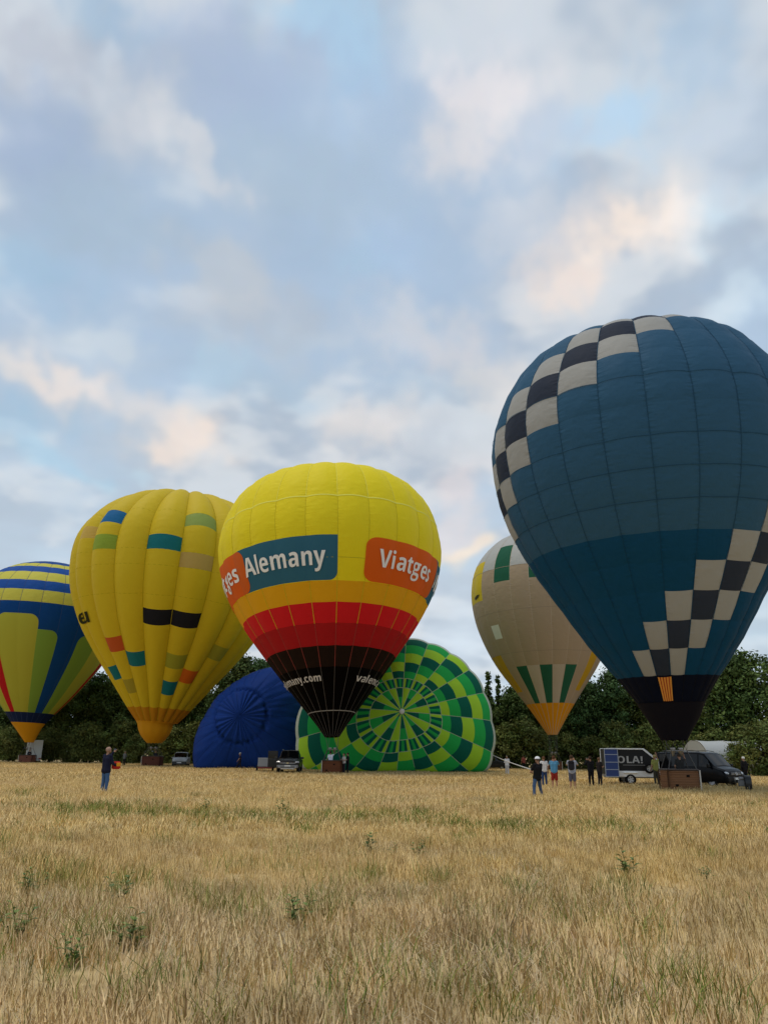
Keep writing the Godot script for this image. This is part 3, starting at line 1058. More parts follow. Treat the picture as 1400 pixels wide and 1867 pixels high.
# ---------------------------------------------------------------- people
# surface nets over a smooth union of tapered capsules: [from, to, radius, radius]
func field(bones: Array, cell: float, k := 0.03) -> MB:
	var lo := Vector3(1e9, 1e9, 1e9)
	var hi := -lo
	for b in bones:
		var r: float = maxf(b[2], b[3]) + cell * 2.5
		lo = lo.min(b[0] - Vector3(r, r, r)).min(b[1] - Vector3(r, r, r))
		hi = hi.max(b[0] + Vector3(r, r, r)).max(b[1] + Vector3(r, r, r))
	var nx := int((hi.x - lo.x) / cell) + 2
	var ny := int((hi.y - lo.y) / cell) + 2
	var nz := int((hi.z - lo.z) / cell) + 2
	var val := PackedFloat32Array()
	val.resize(nx * ny * nz)
	val.fill(1.0)
	for b in bones:
		var a: Vector3 = b[0]
		var ab: Vector3 = b[1] - b[0]
		var ll := maxf(ab.length_squared(), 1e-8)
		var r0: float = b[2]
		var r1: float = b[3]
		var m: float = maxf(r0, r1) + k + cell * 1.5
		var p0: Vector3 = (a.min(b[1]) - Vector3(m, m, m) - lo) / cell
		var p1: Vector3 = (a.max(b[1]) + Vector3(m, m, m) - lo) / cell
		for z in range(maxi(0, int(p0.z)), mini(nz, int(p1.z) + 2)):
			for y in range(maxi(0, int(p0.y)), mini(ny, int(p1.y) + 2)):
				var row := (z * ny + y) * nx
				for x in range(maxi(0, int(p0.x)), mini(nx, int(p1.x) + 2)):
					var p := lo + Vector3(x, y, z) * cell - a
					var t := clampf(p.dot(ab) / ll, 0.0, 1.0)
					var d := (p - ab * t).length() - lerpf(r0, r1, t)
					var e := val[row + x]
					var h := maxf(k - absf(d - e), 0.0)
					val[row + x] = minf(d, e) - h * h / (4.0 * k)
	var ids := PackedInt32Array()
	ids.resize(val.size())
	ids.fill(-1)
	var pos := PackedVector3Array()
	var nor := PackedVector3Array()
	var step := [0, 1, nx, nx + 1, nx * ny, nx * ny + 1, nx * ny + nx, nx * ny + nx + 1]
	var lim := cell * 1.8
	for z in nz - 1:
		for y in ny - 1:
			var row := (z * ny + y) * nx
			for x in nx - 1:
				if absf(val[row + x]) > lim:
					continue
				var s := PackedFloat32Array()
				var inside := 0
				for o in step:
					var e := val[row + x + o]
					s.append(e)
					inside += 1 if e < 0.0 else 0
				if inside == 0 or inside == 8:
					continue
				var sum := Vector3.ZERO
				var count := 0
				for i in 8:
					for bit in [1, 2, 4]:
						if i & bit == 0 and (s[i] < 0.0) != (s[i | bit] < 0.0):
							var t := s[i] / (s[i] - s[i | bit])
							var q := Vector3(i & 1, (i >> 1) & 1, (i >> 2) & 1)
							q[0 if bit == 1 else (1 if bit == 2 else 2)] += t
							sum += q
							count += 1
				ids[row + x] = pos.size()
				pos.append(lo + (Vector3(x, y, z) + sum / count) * cell)
				nor.append(Vector3(s[1] + s[3] + s[5] + s[7] - s[0] - s[2] - s[4] - s[6], s[2] + s[3] + s[6] + s[7] - s[0] - s[1] - s[4] - s[5], s[4] + s[5] + s[6] + s[7] - s[0] - s[1] - s[2] - s[3]).normalized())
	var out := MB.new()
	var dirs := [[1, nx, nx * ny], [nx, 1, nx * ny], [nx * ny, 1, nx]]
	for z in range(1, nz - 1):
		for y in range(1, ny - 1):
			var row := (z * ny + y) * nx
			for x in range(1, nx - 1):
				var at := row + x
				if absf(val[at]) > lim:
					continue
				for d in dirs:
					if (val[at] < 0.0) != (val[at + d[0]] < 0.0):
						var i0 := ids[at]
						var i1 := ids[at - d[1]]
						var i2 := ids[at - d[1] - d[2]]
						var i3 := ids[at - d[2]]
						if i0 >= 0 and i1 >= 0 and i2 >= 0 and i3 >= 0:
							out.tri(pos[i0], pos[i1], pos[i2], nor[i0], nor[i1], nor[i2])
							out.tri(pos[i0], pos[i2], pos[i3], nor[i0], nor[i2], nor[i3])
	return out


var head_shape: MB
var hair_shape: MB
var hand_shape: MB

func make_head() -> void:
	# centre of the skull at the origin, face towards +z
	var f := [
		[Vector3(0, 0.03, -0.02), Vector3(0, 0.02, 0.02), 0.088, 0.082], [Vector3(0, -0.03, 0.03), Vector3(0, -0.085, 0.06), 0.062, 0.036],
		[Vector3(-0.04, -0.06, 0.03), Vector3(0.04, -0.06, 0.03), 0.042, 0.042], [Vector3(0, 0.01, 0.095), Vector3(0, -0.028, 0.118), 0.009, 0.014],
		[Vector3(-0.016, -0.034, 0.103), Vector3(0.016, -0.034, 0.103), 0.009, 0.009], [Vector3(-0.045, 0.032, 0.084), Vector3(0.045, 0.032, 0.084), 0.012, 0.012],
		[Vector3(-0.02, -0.062, 0.094), Vector3(0.02, -0.062, 0.094), 0.008, 0.008], [Vector3(-0.018, -0.072, 0.092), Vector3(0.018, -0.072, 0.092), 0.008, 0.008],
		[Vector3(-0.088, 0.015, -0.005), Vector3(-0.086, -0.025, 0.0), 0.015, 0.01], [Vector3(0.088, 0.015, -0.005), Vector3(0.086, -0.025, 0.0), 0.015, 0.01],
	]
	head_shape = field(f, 0.006, 0.018)
	head_shape.tinted = true
	for i in head_shape.v.size():
		var p := head_shape.v[i]
		var lips := absf(p.y + 0.067) < 0.008 and p.z > 0.09
		head_shape.c.append(Color(0.3, 0.11, 0.09) if lips else Color(0.36, 0.2, 0.13))
	for s in [-1.0, 1.0]:
		head_shape.tint = Color(0.6, 0.58, 0.55)
		head_shape.ball(Vector3(s * 0.033, 0.008, 0.083), Vector3(0.015, 0.01, 0.012), 8, 5)
		head_shape.tint = Color(0.03, 0.02, 0.015)
		head_shape.ball(Vector3(s * 0.033, 0.008, 0.092), Vector3(0.007, 0.007, 0.005), 8, 4)
	hair_shape = MB.new()
	var rows := []
	for i in 9:
		var row := PackedVector3Array()
		for j in 24:
			var a := TAU * j / 24.0          # 0 is the face
			var back := 0.5 - 0.5 * cos(a)
			var most := lerpf(0.95, 2.1, smoothstep(0.1, 0.75, back))
			var t := 0.02 + most * i / 8.0
			var lump := 1.0 + 0.03 * sin(a * 7.0 + i * 1.3)
			row.append(Vector3(sin(a) * sin(t) * 0.1, cos(t) * 0.102 + 0.026, cos(a) * sin(t) * 0.113 - 0.008) * lump)
		rows.append(row)
	hair_shape.sheet(rows, true)
	# wrist at the origin, fingers along +y, palm towards +z, thumb at +x
	var b := [[Vector3(-0.025, 0.03, 0), Vector3(-0.028, 0.085, 0), 0.013, 0.013], [Vector3(0.0, 0.0, 0), Vector3(0.005, 0.088, 0), 0.016, 0.014], [Vector3(0.024, 0.03, 0), Vector3(0.028, 0.085, 0), 0.014, 0.013]]
	var tips := [[-0.031, 0.058], [-0.01, 0.074], [0.011, 0.08], [0.031, 0.07]]
	for t in tips:
		var l: float = t[1]
		var p := Vector3(t[0], 0.088, 0)
		var q := p + Vector3(t[0] * 0.06, l * 0.5, l * 0.14)
		b.append([p, q, 0.0095, 0.0085])
		b.append([q, q + Vector3(0, l * 0.36, l * 0.34), 0.0085, 0.007])
	b.append([Vector3(0.022, 0.02, 0.004), Vector3(0.05, 0.055, 0.014), 0.013, 0.01])
	b.append([Vector3(0.05, 0.055, 0.014), Vector3(0.058, 0.085, 0.022), 0.01, 0.008])
	hand_shape = field(b, 0.0055, 0.008)


# look: skin, shirt, sleeves (0 short, 1 long), trousers, short legs, hair, shoe, cap, face down etc.
func person(label: String, at: Vector3, facing: float, tall: float, pose: String, look: Dictionary, group := "") -> Node3D:
	var root := thing("person", label, "person", at, deg_to_rad(facing), group)
	var k := tall / 1.75
	var hip_y := 0.93
	var spread: float = 0.1
	var knees := [Vector3(-0.1, 0.5, 0.02), Vector3(0.1, 0.5, 0.02)]
	var feet := [Vector3(-0.11, 0.085, -0.02), Vector3(0.11, 0.085, -0.02)]
	var elbows := [Vector3(-0.25, 1.13, -0.02), Vector3(0.25, 1.13, -0.02)]
	var wrists := [Vector3(-0.27, 0.88, 0.06), Vector3(0.27, 0.88, 0.06)]
	var lean := Vector3.ZERO
	var look_up := 0.0
	match pose:
		"photo":
			elbows = [Vector3(-0.27, 1.27, 0.2), Vector3(0.27, 1.27, 0.2)]
			wrists = [Vector3(-0.09, 1.53, 0.36), Vector3(0.09, 1.53, 0.36)]
			look_up = -0.25
		"one_hand":
			elbows = [Vector3(-0.24, 1.14, 0.08), Vector3(0.25, 1.3, 0.22)]
			wrists = [Vector3(-0.2, 1.05, 0.3), Vector3(0.13, 1.57, 0.4)]
			look_up = -0.25
		"pull":
			feet = [Vector3(-0.3, 0.085, 0.1), Vector3(0.3, 0.085, -0.12)]
			knees = [Vector3(-0.22, 0.5, 0.12), Vector3(0.2, 0.5, -0.02)]
			hip_y = 0.88
			lean = Vector3(0, -0.02, -0.08)
			elbows = [Vector3(-0.27, 1.14, 0.16), Vector3(0.25, 1.12, 0.2)]
			wrists = [Vector3(-0.1, 1.14, 0.42), Vector3(0.05, 1.1, 0.38)]
		"walk":
			feet = [Vector3(-0.1, 0.1, 0.3), Vector3(0.1, 0.14, -0.34)]
			knees = [Vector3(-0.1, 0.5, 0.2), Vector3(0.1, 0.48, -0.06)]
			elbows = [Vector3(-0.25, 1.15, -0.14), Vector3(0.25, 1.15, 0.1)]
			wrists = [Vector3(-0.26, 0.93, -0.05), Vector3(0.24, 0.95, 0.26)]
			hip_y = 0.9
		"hold":
			elbows = [Vector3(-0.25, 1.15, 0.05), Vector3(0.25, 1.15, 0.05)]
			wrists = [Vector3(-0.09, 1.2, 0.28), Vector3(0.09, 1.22, 0.28)]
		"up":
			elbows = [Vector3(-0.28, 1.5, 0.1), Vector3(0.25, 1.13, 0.02)]
			wrists = [Vector3(-0.22, 1.76, 0.12), Vector3(0.22, 0.95, 0.15)]
	var drop := hip_y - 0.93
	var hips := [Vector3(-0.085, hip_y - 0.02, 0), Vector3(0.085, hip_y - 0.02, 0)]
	var up := Vector3(0, drop, 0) + lean
	var chest := Vector3(0, 1.3, 0.0) + up
	var neck := Vector3(0, 1.47, -0.01) + up
	var skull := Vector3(0, 1.635, 0.02) + up * 1.1
	var shoulders := [Vector3(-0.175, 1.42, 0) + up, Vector3(0.175, 1.42, 0) + up]
	var cell: float = look.get("cell", 0.02)
	var torso := [[Vector3(-0.06, hip_y, 0), Vector3(-0.075, 1.1 + drop, 0) + lean * 0.5, 0.115, 0.1], [Vector3(0.06, hip_y, 0), Vector3(0.075, 1.1 + drop, 0) + lean * 0.5, 0.115, 0.1],
		[Vector3(-0.07, 1.1 + drop, 0) + lean * 0.5, chest + Vector3(-0.085, 0, 0), 0.1, 0.108], [Vector3(0.07, 1.1 + drop, 0) + lean * 0.5, chest + Vector3(0.085, 0, 0), 0.1, 0.108], [shoulders[0] + Vector3(0.03, -0.01, 0), shoulders[1] - Vector3(0.03, 0.01, 0), 0.06, 0.06]]
	var bones := torso.duplicate()
	bones.append([neck - Vector3(0, 0.05, 0), skull - Vector3(0, 0.06, 0.015), 0.055, 0.052])
	var sleeves := []
	var legs := []
	for i in 2:
		elbows[i] += up
		wrists[i] += up
		bones.append([shoulders[i], elbows[i], 0.052, 0.038])
		bones.append([elbows[i], wrists[i], 0.038, 0.026])
		bones.append([hips[i], knees[i], 0.085, 0.056])
		bones.append([knees[i], feet[i], 0.054, 0.036])
		bones.append([feet[i] + Vector3(0, -0.04, -0.02), feet[i] + Vector3(0.01 * (i * 2 - 1), -0.055, 0.14), 0.035, 0.028])
		if look.get("long", false):
			sleeves.append([shoulders[i], elbows[i], 0.068, 0.052])
			sleeves.append([elbows[i], wrists[i].lerp(elbows[i], 0.06), 0.052, 0.042])
		else:
			sleeves.append([shoulders[i], shoulders[i].lerp(elbows[i], 0.65), 0.068, 0.06])
		if look.get("shorts", false):
			legs.append([hips[i], hips[i].lerp(knees[i], 0.92), 0.104, 0.085])
		else:
			legs.append([hips[i], knees[i], 0.1, 0.072])
			legs.append([knees[i], feet[i] - Vector3(0, 0.02, 0), 0.07, 0.056])
	var skin: Color = look.get("skin", Color(0.36, 0.2, 0.13))
	var body := field(bones, cell)
	var whole := MB.new()
	whole.tinted = true
	whole.tint = skin
	var grow := Transform3D(Basis().scaled(Vector3(k, k, k)), Vector3.ZERO)
	whole.add(body, grow)
	var head_at := Transform3D(Basis(Vector3.RIGHT, look_up), skull)
	var head_mesh := head_shape
	whole.add(head_mesh, grow * head_at)
	for i in 2:
		var y: Vector3 = (wrists[i] - elbows[i]).normalized()
		var side := Vector3(1 if i == 0 else -1, 0, 0)
		var z := side.cross(y).normalized() * (1.0 if i == 0 else -1.0)
		var x := y.cross(z) * (1.0 if i == 0 else -1.0)
		whole.add(hand_shape, grow * Transform3D(Basis(x, y, z), wrists[i] - y * 0.01))
	part("body", whole, tinted_mat(0.8), root)
	for t in torso:
		t[2] += 0.016
		t[3] += 0.016
	if look.get("loose", false):
		torso.append([Vector3(-0.08, hip_y - 0.06, 0), Vector3(0.08, hip_y - 0.06, 0), 0.13, 0.13])
	var sh: Color = look.shirt
	var top := field(torso + sleeves, cell)
	var top_big := MB.new()
	top_big.add(top, grow)
	part("jacket" if look.get("long", false) else "shirt", top_big, mat(sh.r, sh.g, sh.b, 0.9), root)
	var tr: Color = look.trousers
	var pelvis := [[Vector3(-0.06, hip_y, 0), Vector3(-0.06, hip_y + 0.05, 0), 0.125, 0.12], [Vector3(0.06, hip_y, 0), Vector3(0.06, hip_y + 0.05, 0), 0.125, 0.12]]
	var low := MB.new()
	low.add(field(pelvis + legs, cell), grow)
	part("shorts" if look.get("shorts", false) else "trousers", low, mat(tr.r, tr.g, tr.b, 0.9), root)
	var shoe_c: Color = look.get("shoes", Color(0.05, 0.045, 0.04))
	for i in 2:
		var s := MB.new()
		var f: Vector3 = feet[i]
		s.add(field([[f + Vector3(0, -0.035, -0.04), f + Vector3(0.012 * (i * 2 - 1), -0.045, 0.15), 0.047, 0.038], [f + Vector3(0, -0.04, -0.04), f + Vector3(0, 0.01, -0.01), 0.045, 0.045]], cell * 0.8), grow)
		part("shoe", s, mat(shoe_c.r, shoe_c.g, shoe_c.b, 0.7), root)
	var hc: Color = look.get("hair", Color(0.03, 0.02, 0.015))
	var hb := MB.new()
	hb.add(hair_shape, grow * head_at)
	part("hair", hb, mat(hc.r, hc.g, hc.b, 0.75), root)
	if look.has("cap"):
		var cc: Color = look.cap
		var c := MB.new()
		var prof := []
		for i in 7:
			var a := PI / 2 * i / 6.0
			prof.append(Vector2(maxf(0.118 * sin(a), 0.001), 0.105 * cos(a)))
		c.lathe(prof, 20, grow * head_at * Transform3D(Basis(), Vector3(0, 0.045, -0.006)))
		var brim := [PackedVector3Array(), PackedVector3Array()]
		for i in 11:
			var a := PI * (i / 10.0 - 0.5) * 0.8
			brim[0].append(grow * head_at * Vector3(sin(a) * 0.116, 0.048, cos(a) * 0.116 - 0.006))
			brim[1].append(grow * head_at * Vector3(sin(a) * 0.125, 0.036, cos(a) * 0.116 + 0.07 * cos(a)))
		c.sheet(brim, false, Vector3.UP)
		part("cap", c, mat(cc.r, cc.g, cc.b, 0.8), root)
	return root


func phone(holder: Node3D, tall: float, off: Vector3, label: String) -> void:
	var o := thing("mobile_phone", label, "phone", holder.position + Basis(Vector3.UP, holder.rotation.y) * off * (tall / 1.75), holder.rotation.y, "phones held up to film the balloons")
	var b := MB.new()
	b.box(Vector3.ZERO, Vector3(0.155, 0.075, 0.009), 0.003)
	part("phone_case", b, mat(0.03, 0.03, 0.035, 0.4), o)
	b = MB.new()
	b.box(Vector3(0, 0, -0.0056), Vector3(0.143, 0.066, 0.002), 0.0)
	part("display", b, mat(0.05, 0.07, 0.09, 0.1), o)


func build_people() -> void:
	make_head()
	var black := Color(0.012, 0.012, 0.014)
	var jeans := Color(0.05, 0.09, 0.17)
	var film := "people filming the balloons"
	var crew := "crew and passengers at the baskets"
	var o := person("man in navy jacket and jeans filming at the left edge of the field", Vector3(-11.1, 0, -32.8), 150, 1.8, "one_hand", {"shirt": Color(0.014, 0.016, 0.035), "long": true, "trousers": Color(0.06, 0.12, 0.24), "hair": Color(0.34, 0.22, 0.17), "shoes": Color(0.3, 0.26, 0.22), "cell": 0.016, "loose": true}, film)
	phone(o, 1.8, Vector3(0.12, 1.66, 0.44), "dark phone in the raised hand of the man in jeans at left")
	var bag := thing("shoulder_bag", "red and yellow bag hanging in front of the man in navy jacket", "bag", Vector3(-10.78, 0.98, -33.0), 0.3)
	var b := MB.new()
	b.box(Vector3(0, 0.12, 0), Vector3(0.34, 0.3, 0.16), 0.05)
	part("pouch", b, mat(0.42, 0.025, 0.02, 0.75), bag)
	b = MB.new()
	b.box(Vector3(0.08, 0.15, 0.085), Vector3(0.16, 0.14, 0.03), 0.012)
	part("pocket", b, mat(0.7, 0.3, 0.02, 0.75), bag)
	b = MB.new()
	b.tube([Vector3(-0.16, 0.24, 0), Vector3(-0.22, 0.42, 0.02), Vector3(-0.3, 0.52, 0.1)], [0.012], 5)
	part("strap", b, mat(0.3, 0.02, 0.02, 0.8), bag)
	person("man in white cap, black shirt and jeans pulling the crown rope", Vector3(6.4, 0, -33.4), 208, 1.66, "pull", {"shirt": black, "trousers": jeans, "cap": Color(0.75, 0.75, 0.78), "hair": Color(0.1, 0.08, 0.07), "cell": 0.016, "loose": true})
	o = person("woman in light blue top and red shorts filming between rope man and trailer", Vector3(8.9, 0, -41.8), 165, 1.66, "photo", {"shirt": Color(0.09, 0.26, 0.42), "trousers": Color(0.3, 0.03, 0.02), "shorts": true, "hair": Color(0.09, 0.04, 0.02), "skin": Color(0.42, 0.21, 0.13)}, film)
	phone(o, 1.66, Vector3(0, 1.62, 0.42), "dark phone held up by the woman in red shorts")
	o = person("man in pale grey shirt and dark shorts with a black backpack", Vector3(9.4, 0, -40.0), 160, 1.7, "photo", {"shirt": Color(0.34, 0.36, 0.42), "trousers": Color(0.1, 0.1, 0.13), "shorts": true, "hair": Color(0.06, 0.035, 0.02), "skin": Color(0.4, 0.22, 0.14)}, film)
	phone(o, 1.7, Vector3(0, 1.62, 0.42), "dark phone held up by the man with the backpack")
	var pack := thing("backpack", "black backpack on the back of the man in grey shirt", "backpack", o.position + Basis(Vector3.UP, o.rotation.y) * Vector3(0, 1.0, -0.2), o.rotation.y)
	b = MB.new()
	b.box(Vector3(0, 0.22, 0), Vector3(0.3, 0.44, 0.16), 0.06)
	part("main_pocket", b, mat(0.015, 0.015, 0.018, 0.8), pack)
	b = MB.new()
	b.box(Vector3(0, 0.14, -0.095), Vector3(0.24, 0.22, 0.05), 0.02)
	part("front_pocket", b, mat(0.02, 0.02, 0.024, 0.8), pack)
	person("child in white printed shirt and navy shorts beside the woman in red shorts", Vector3(9.35, 0, -46.6), 185, 1.62, "stand", {"shirt": Color(0.68, 0.66, 0.66), "trousers": Color(0.03, 0.06, 0.15), "hair": Color(0.12, 0.06, 0.03)}, film)
	o = person("slim person in black clothes left of the two near the trailer", Vector3(11.9, 0, -46.1), 190, 1.66, "photo", {"shirt": black, "long": true, "trousers": black, "hair": Color(0.05, 0.03, 0.02)}, film)
	phone(o, 1.66, Vector3(0, 1.62, 0.42), "dark phone held up by the slim person in black")
	person("woman in dark clothes with brown hair right beside the black and white trailer", Vector3(12.85, 0, -47.8), 120, 1.6, "hold", {"shirt": Color(0.025, 0.02, 0.02), "trousers": Color(0.02, 0.02, 0.025), "hair": Color(0.16, 0.09, 0.05)}, film)
	person("person dressed in white on the field right of the green balloon", Vector3(11.1, 0, -71.6), 150, 1.66, "hold", {"shirt": Color(0.62, 0.62, 0.63), "long": true, "trousers": Color(0.5, 0.5, 0.52), "hair": Color(0.2, 0.16, 0.12), "cell": 0.026}, film)
	person("person in red shirt and black trousers far off before the trees", Vector3(17.4, 0, -99), 190, 1.75, "stand", {"shirt": Color(0.24, 0.06, 0.05), "trousers": black, "cell": 0.03})
	person("person in grey top and black trousers left of the patched balloon", Vector3(-31.1, 0, -98.0), 160, 1.75, "hold", {"shirt": Color(0.11, 0.12, 0.12), "long": true, "trousers": black, "hair": Color(0.2, 0.17, 0.14), "cell": 0.03})
	person("person in dark clothes and pale cap walking past the blue lying balloon", Vector3(-14.5, 0, -83.0), -75, 1.72, "walk", {"shirt": Color(0.02, 0.02, 0.035), "trousers": Color(0.015, 0.015, 0.02), "cap": Color(0.28, 0.3, 0.32), "cell": 0.026})
	person("man in white shirt standing in the basket of the Alemany balloon", Vector3(-4.45, 0.1, -70.8), 180, 1.78, "up", {"shirt": Color(0.72, 0.73, 0.8), "trousers": Color(0.04, 0.04, 0.06), "cell": 0.026}, crew)
	person("person in white top and dark trousers leaning on the Alemany basket", Vector3(-3.25, 0, -70.5), -60, 1.72, "hold", {"shirt": Color(0.5, 0.46, 0.42), "trousers": Color(0.03, 0.025, 0.03), "hair": black, "cell": 0.026}, crew)
	person("man in black shirt right of the Alemany basket", Vector3(-2.95, 0, -71.2), -100, 1.78, "hold", {"shirt": black, "trousers": black, "cell": 0.026}, crew)
	person("person in dark jacket standing in the basket of the patched balloon", Vector3(-27.2, 0.1, -97.3), 20, 1.75, "up", {"shirt": Color(0.03, 0.03, 0.035), "long": true, "trousers": black, "cell": 0.03}, crew)
	person("person in dark jacket standing in the basket of the striped balloon", Vector3(-50.1, 0.1, -115), 30, 1.75, "hold", {"shirt": Color(0.03, 0.035, 0.045), "long": true, "trousers": black, "cell": 0.03}, crew)
	person("person in olive shirt standing between the trailer and the blue balloon's basket", Vector3(16.45, 0, -48.6), 200, 1.78, "up", {"shirt": Color(0.26, 0.27, 0.08), "trousers": Color(0.05, 0.05, 0.04), "hair": Color(0.3, 0.24, 0.1)}, crew)
	person("pilot in dark shirt standing in the basket of the chequered blue balloon", Vector3(15.5, 0.1, -42.0), 170, 1.72, "up", {"shirt": Color(0.03, 0.03, 0.03), "trousers": black, "hair": Color(0.05, 0.04, 0.03)}, crew)
	person("white haired person in dark clothes standing behind the black van", Vector3(24.2, 0, -54.0), 200, 1.74, "stand", {"shirt": black, "long": true, "trousers": black, "hair": Color(0.65, 0.66, 0.66)}, crew)


# ---------------------------------------------------------------- vehicles
# a car body lofted through stations along z: [z, half width at sill, belt, roof, y of bottom, belt, roof]
class Loft:
	var rings := []

	func _init(stations: Array) -> void:
		for s in stations:
			var half := [Vector2(0, s[4]), Vector2(s[1] * 0.9, s[4]), Vector2(s[1], s[4] + 0.1), Vector2(s[2] * 1.01, lerpf(s[4], s[5], 0.6)), Vector2(s[2], s[5]), Vector2(s[3], s[6] - 0.05), Vector2(s[3] * 0.88, s[6]), Vector2(0, s[6] + 0.03)]
			var ring := PackedVector3Array()
			for p in half:
				ring.append(Vector3(p.x, p.y, s[0]))
			for i in range(6, 0, -1):
				ring.append(Vector3(-half[i].x, half[i].y, s[0]))
			rings.append(ring)

	# u along the stations, r round the ring (0 bottom centre, 7 roof centre)
	func at(u: float, r: float) -> Vector3:
		var i := clampi(int(u), 0, rings.size() - 2)
		var rr := fposmod(r, 14.0)
		var j := int(rr)
		var a: Vector3 = rings[i][j].lerp(rings[i][(j + 1) % 14], rr - j)
		var b: Vector3 = rings[i + 1][j].lerp(rings[i + 1][(j + 1) % 14], rr - j)
		return a.lerp(b, u - i)

	func body() -> MB:
		var b := MB.new()
		var fine := []
		for i in rings.size() - 1:
			for k in 3:
				var row := PackedVector3Array()
				for j in 28:
					row.append(at(i + k / 3.0, j * 0.5))
				fine.append(row)
		fine.append(PackedVector3Array())
		for j in 28:
			fine[-1].append(at(rings.size() - 1.0, j * 0.5))
		b.sheet(fine, true)
		for e in [0, fine.size() - 1]:
			for j in range(1, 27):
				b.flat(fine[e][0], fine[e][j], fine[e][j + 1], Vector3(0, 0, -1 if e == 0 else 1))
		return b

	func patch(u0: float, u1: float, r0: float, r1: float, out: float) -> MB:
		var b := MB.new()
		var rows := []
		var mid := at((u0 + u1) * 0.5, (r0 + r1) * 0.5)
		var du := at(u1, (r0 + r1) * 0.5) - at(u0, (r0 + r1) * 0.5)
		var dr := at((u0 + u1) * 0.5, r1) - at((u0 + u1) * 0.5, r0)
		var nn := du.cross(dr).normalized()
		var axis := Vector3(0, mid.y * 0.6, mid.z)
		if nn.dot(mid - axis) < 0.0:
			nn = -nn
		for i in 5:
			var row := PackedVector3Array()
			for j in 7:
				row.append(at(lerpf(u0, u1, i / 4.0), lerpf(r0, r1, j / 6.0)) + nn * out)
			rows.append(row)
		b.sheet(rows, false, nn)
		return b


func wheel(parent: Node3D, at: Vector3, r: float, w: float, rim_col := Color(0.4, 0.4, 0.42)) -> void:
	var x := Transform3D(Basis(Vector3.BACK, PI / 2), at)
	var b := MB.new()
	b.lathe([Vector2(r * 0.6, -w * 0.5), Vector2(r * 0.92, -w * 0.5), Vector2(r, -w * 0.35), Vector2(r, w * 0.35), Vector2(r * 0.92, w * 0.5), Vector2(r * 0.6, w * 0.5)], 24, x)
	var t := part("wheel", b, mat(0.012, 0.012, 0.013, 0.85), parent)
	b = MB.new()
	b.lathe([Vector2(0.001, w * 0.3), Vector2(r * 0.2, w * 0.36), Vector2(r * 0.55, w * 0.28), Vector2(r * 0.62, w * 0.48), Vector2(r * 0.64, 0), Vector2(r * 0.62, -w * 0.48), Vector2(r * 0.55, -w * 0.28), Vector2(r * 0.2, -w * 0.36), Vector2(0.001, -w * 0.3)], 20, x)
	for k in 5:
		var a := TAU * k / 5.0
		for s in [-1.0, 1.0]:
			b.box(at + Vector3(s * w * 0.4, sin(a) * r * 0.38, cos(a) * r * 0.38), Vector3(0.02, r * 0.44, r * 0.14), 0.004, Basis(Vector3.RIGHT, PI / 2 - a))
	part("rim", b, mat(rim_col.r, rim_col.g, rim_col.b, 0.35, 0.7), t)


func box_part(called: String, parent: Node3D, center: Vector3, size: Vector3, m: Material, chamfer := 0.02, basis := Basis()) -> MeshInstance3D:
	var b := MB.new()
	b.box(center, size, chamfer, basis)
	return part(called, b, m, parent)


func paint(r: float, g: float, bb: float, rough := 0.35) -> StandardMaterial3D:
	var key := "paint %.3f %.3f %.3f" % [r, g, bb]
	if not mats.has(key):
		var m := StandardMaterial3D.new()
		m.albedo_color = Color(r, g, bb).linear_to_srgb()
		m.roughness = rough
		m.clearcoat_enabled = true
		m.clearcoat = 0.15
		m.clearcoat_roughness = 0.1
		m.metallic_specular = 0.2
		mats[key] = m
	return mats[key]


func glazing(o: Node3D, l: Loft, front: Array, sides: Array, rear: Array) -> void:
	part("windscreen", l.patch(front[0], front[1], 5.25, 8.75, 0.012), pane(), o)
	if rear.size():
		part("rear_window", l.patch(rear[0], rear[1], 5.3, 8.7, 0.012), pane(), o)
	for s in sides:
		part("side_window", l.patch(s[0], s[1], 4.1, 4.92, 0.012), pane(), o)
		part("side_window", l.patch(s[0], s[1], 9.9, 9.08, 0.012), pane(), o)


